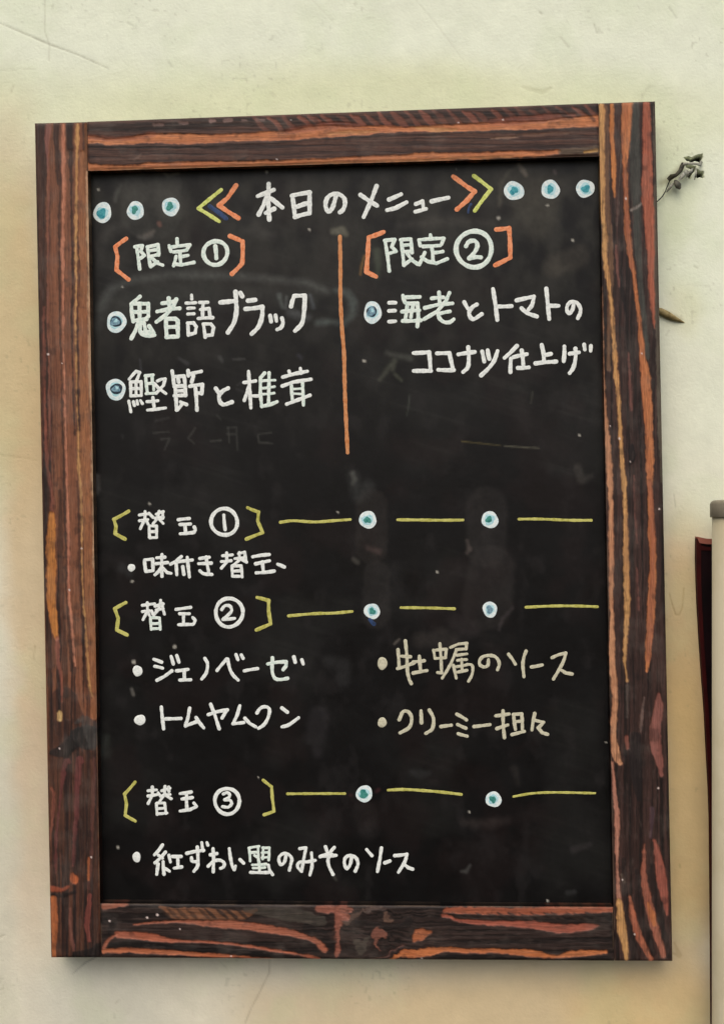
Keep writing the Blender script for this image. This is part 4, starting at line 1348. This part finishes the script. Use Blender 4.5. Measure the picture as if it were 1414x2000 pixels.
def prism(name, outline, Yf, Yb, mat, parent, root):
    o_ = np.array(outline, float)
    Fv = at(o_[:, 0], o_[:, 1], Yf); Bv = Fv.copy(); Bv[:, 1] = Yb
    n = len(o_)
    faces = [tuple(range(n)), tuple(range(2 * n - 1, n - 1, -1))] + [(i, (i + 1) % n, n + (i + 1) % n, n + i) for i in range(n)]
    o = mesh_obj(name, np.concatenate([Fv, Bv]), faces, mat, parent, False)
    o.matrix_parent_inverse = root.matrix_world.inverted()
    m = o.modifiers.new('bevel', 'BEVEL'); m.width = 3e-4; m.segments = 2; m.limit_method = 'ANGLE'
    return o


RX = 1440
prism('side_edge', [(x, y) for x, y in LE] + [(LE[-1][0] + 3, 2150)] + [(x + 7 - 3 * i / 12., y) for i, (x, y) in reversed(list(enumerate(LE))) if y > 1060][:-1] + [(1367.5, 1062), (1367.5, 1052)], BY - .0012, -.0006, mar, tb, tb)
prism('face_panel', [(x + 5 - 2 * i / 12., y + (6 if i == 0 else 0)) for i, (x, y) in enumerate(LE)] + [(RX - 30, 2150), (RX, 1400), (RX, 1058)], BY, -.0006, blk, tb, tb)
prism('top_edge', [(1361, 1049), (1380, 1053), (RX, 1056), (RX, 1063), (1380, 1062), (1366, 1060)], BY - .0020, -.0005, rimm, tb, tb)['label'] = 'worn pale red top edge'
prism('inner_bead', [(1367, 1066), (1380, 1069), (RX, 1071), (RX, 1076), (1367, 1074)], BY - .0008, BY + .002, mar, tb, tb)

# ------------------------------------------------------------------ broken anchor and nail in the wall
def tube(name, P, R, mat, parent=None, n=10, flat=1.0):
    P = [Vector(p) for p in P]; V = []; F = []
    for i, p in enumerate(P):
        t = (P[min(i + 1, len(P) - 1)] - P[max(i - 1, 0)]).normalized()
        a = t.cross(Vector((0, 1, 0))).normalized(); b = t.cross(a).normalized()
        r = R[i] if isinstance(R, (list, tuple)) else R
        for k in range(n):
            an = 2 * math.pi * k / n
            V.append(p + a * math.cos(an) * r + b * math.sin(an) * r * flat)
    for i in range(len(P) - 1):
        for k in range(n):
            F.append((i * n + k, i * n + (k + 1) % n, (i + 1) * n + (k + 1) % n, (i + 1) * n + k))
    F.append(tuple(range(n))); F.append(tuple((len(P) - 1) * n + k for k in range(n - 1, -1, -1)))
    return mesh_obj(name, [tuple(v) for v in V], F, mat, parent)


def hp(x, y, Y):
    return tuple(at(1274 + x / 11.783, 290 + y / 11.783, Y)[0])


anc = empty('broken_anchor', 'broken wall anchor with twisted metal strip and wire right of the board', 'wall anchor', hp(700, 560, 0))
bpy.context.view_layer.update()
steel = mat_plain('dull_steel', (70, 70, 60), (158, 158, 144), .55, .4, 500, 2e-4, .25)
dks = mat_plain('tarnished_steel', (28, 27, 18), (62, 59, 42), .6, .3, 400, 2e-4, .1)
blw = mat_plain('black_wire', (20, 20, 18), (34, 32, 28), .5, .4, 300)


def anchor(o):
    o.matrix_parent_inverse = anc.matrix_world.inverted()
    return o


px = 1 / 2625. / 11.783
anchor(tube('bent_strip', [hp(1120, 300, -.001), hp(1090, 370, -.004), hp(960, 345, -.006), hp(820, 345, -.006), hp(740, 350, -.004), hp(690, 400, -.003)], [34 * px, 40 * px, 30 * px, 26 * px, 34 * px, 40 * px], steel, anc, 8, .5))
anchor(tube('twisted_arm', [hp(700, 340, -.0025), hp(670, 420, -.004), hp(630, 520, -.006), hp(540, 610, -.0065), hp(430, 650, -.005), hp(360, 720, -.003)], [40 * px, 52 * px, 46 * px, 40 * px, 62 * px, 50 * px], dks, anc, 8, .6))
anchor(tube('bright_tongue', [hp(800, 500, -.002), hp(740, 560, -.006), hp(660, 660, -.008), hp(600, 730, -.006)], [30 * px, 44 * px, 40 * px, 20 * px], steel, anc, 8, .35))
anchor(tube('splayed_prong', [hp(985, 440, -.003), hp(1000, 540, -.006), hp(985, 640, -.006), hp(960, 720, -.003)], [14 * px, 17 * px, 22 * px, 12 * px], steel, anc, 8, .5))
anchor(tube('splayed_prong', [hp(930, 450, -.003), hp(880, 520, -.006), hp(800, 600, -.006), hp(790, 660, -.003)], [16 * px, 34 * px, 38 * px, 22 * px], steel, anc, 8, .4))
anchor(tube('knob', [hp(520, 740, -.003), hp(550, 790, -.006), hp(590, 860, -.0065), hp(630, 915, -.004)], [34 * px, 66 * px, 78 * px, 34 * px], mat_plain('grey_lead', (66, 66, 56), (88, 86, 74), .6, .3, 200, 1e-4), anc, 12, .6))
anchor(tube('bright_spur', [hp(480, 800, -.004), hp(420, 870, -.005), hp(350, 960, -.004), hp(320, 1010, -.002)], [22 * px, 34 * px, 22 * px, 8 * px], steel, anc, 8, .5))
anchor(tube('wire', [hp(400, 720, -.004), hp(340, 860, -.0045), hp(290, 990, -.004), hp(230, 1090, -.0035), hp(160, 1170, -.003), hp(20, 1290, -.0025)], 12 * px, blw, anc, 8))

nail = tube('bent_nail', [tuple(at(x, y, Y)[0]) for x, y, Y in ((1270, 605, -.0022), (1290, 608, -.0022), (1304, 615, -.0022), (1315, 621, -.0020), (1326, 626, -.0012), (1336, 630, -.0001))],
            [.0021, .0024, .0024, .0019, .0011, .0003], mat_plain('rusty_nail', (104, 90, 54), (150, 134, 92), .65, .3, 250, 2e-4, .2), None, 12, .8)
nail['label'] = 'rusty brown nail tip poking out from behind the right side of the board'
nail['category'] = 'nail'
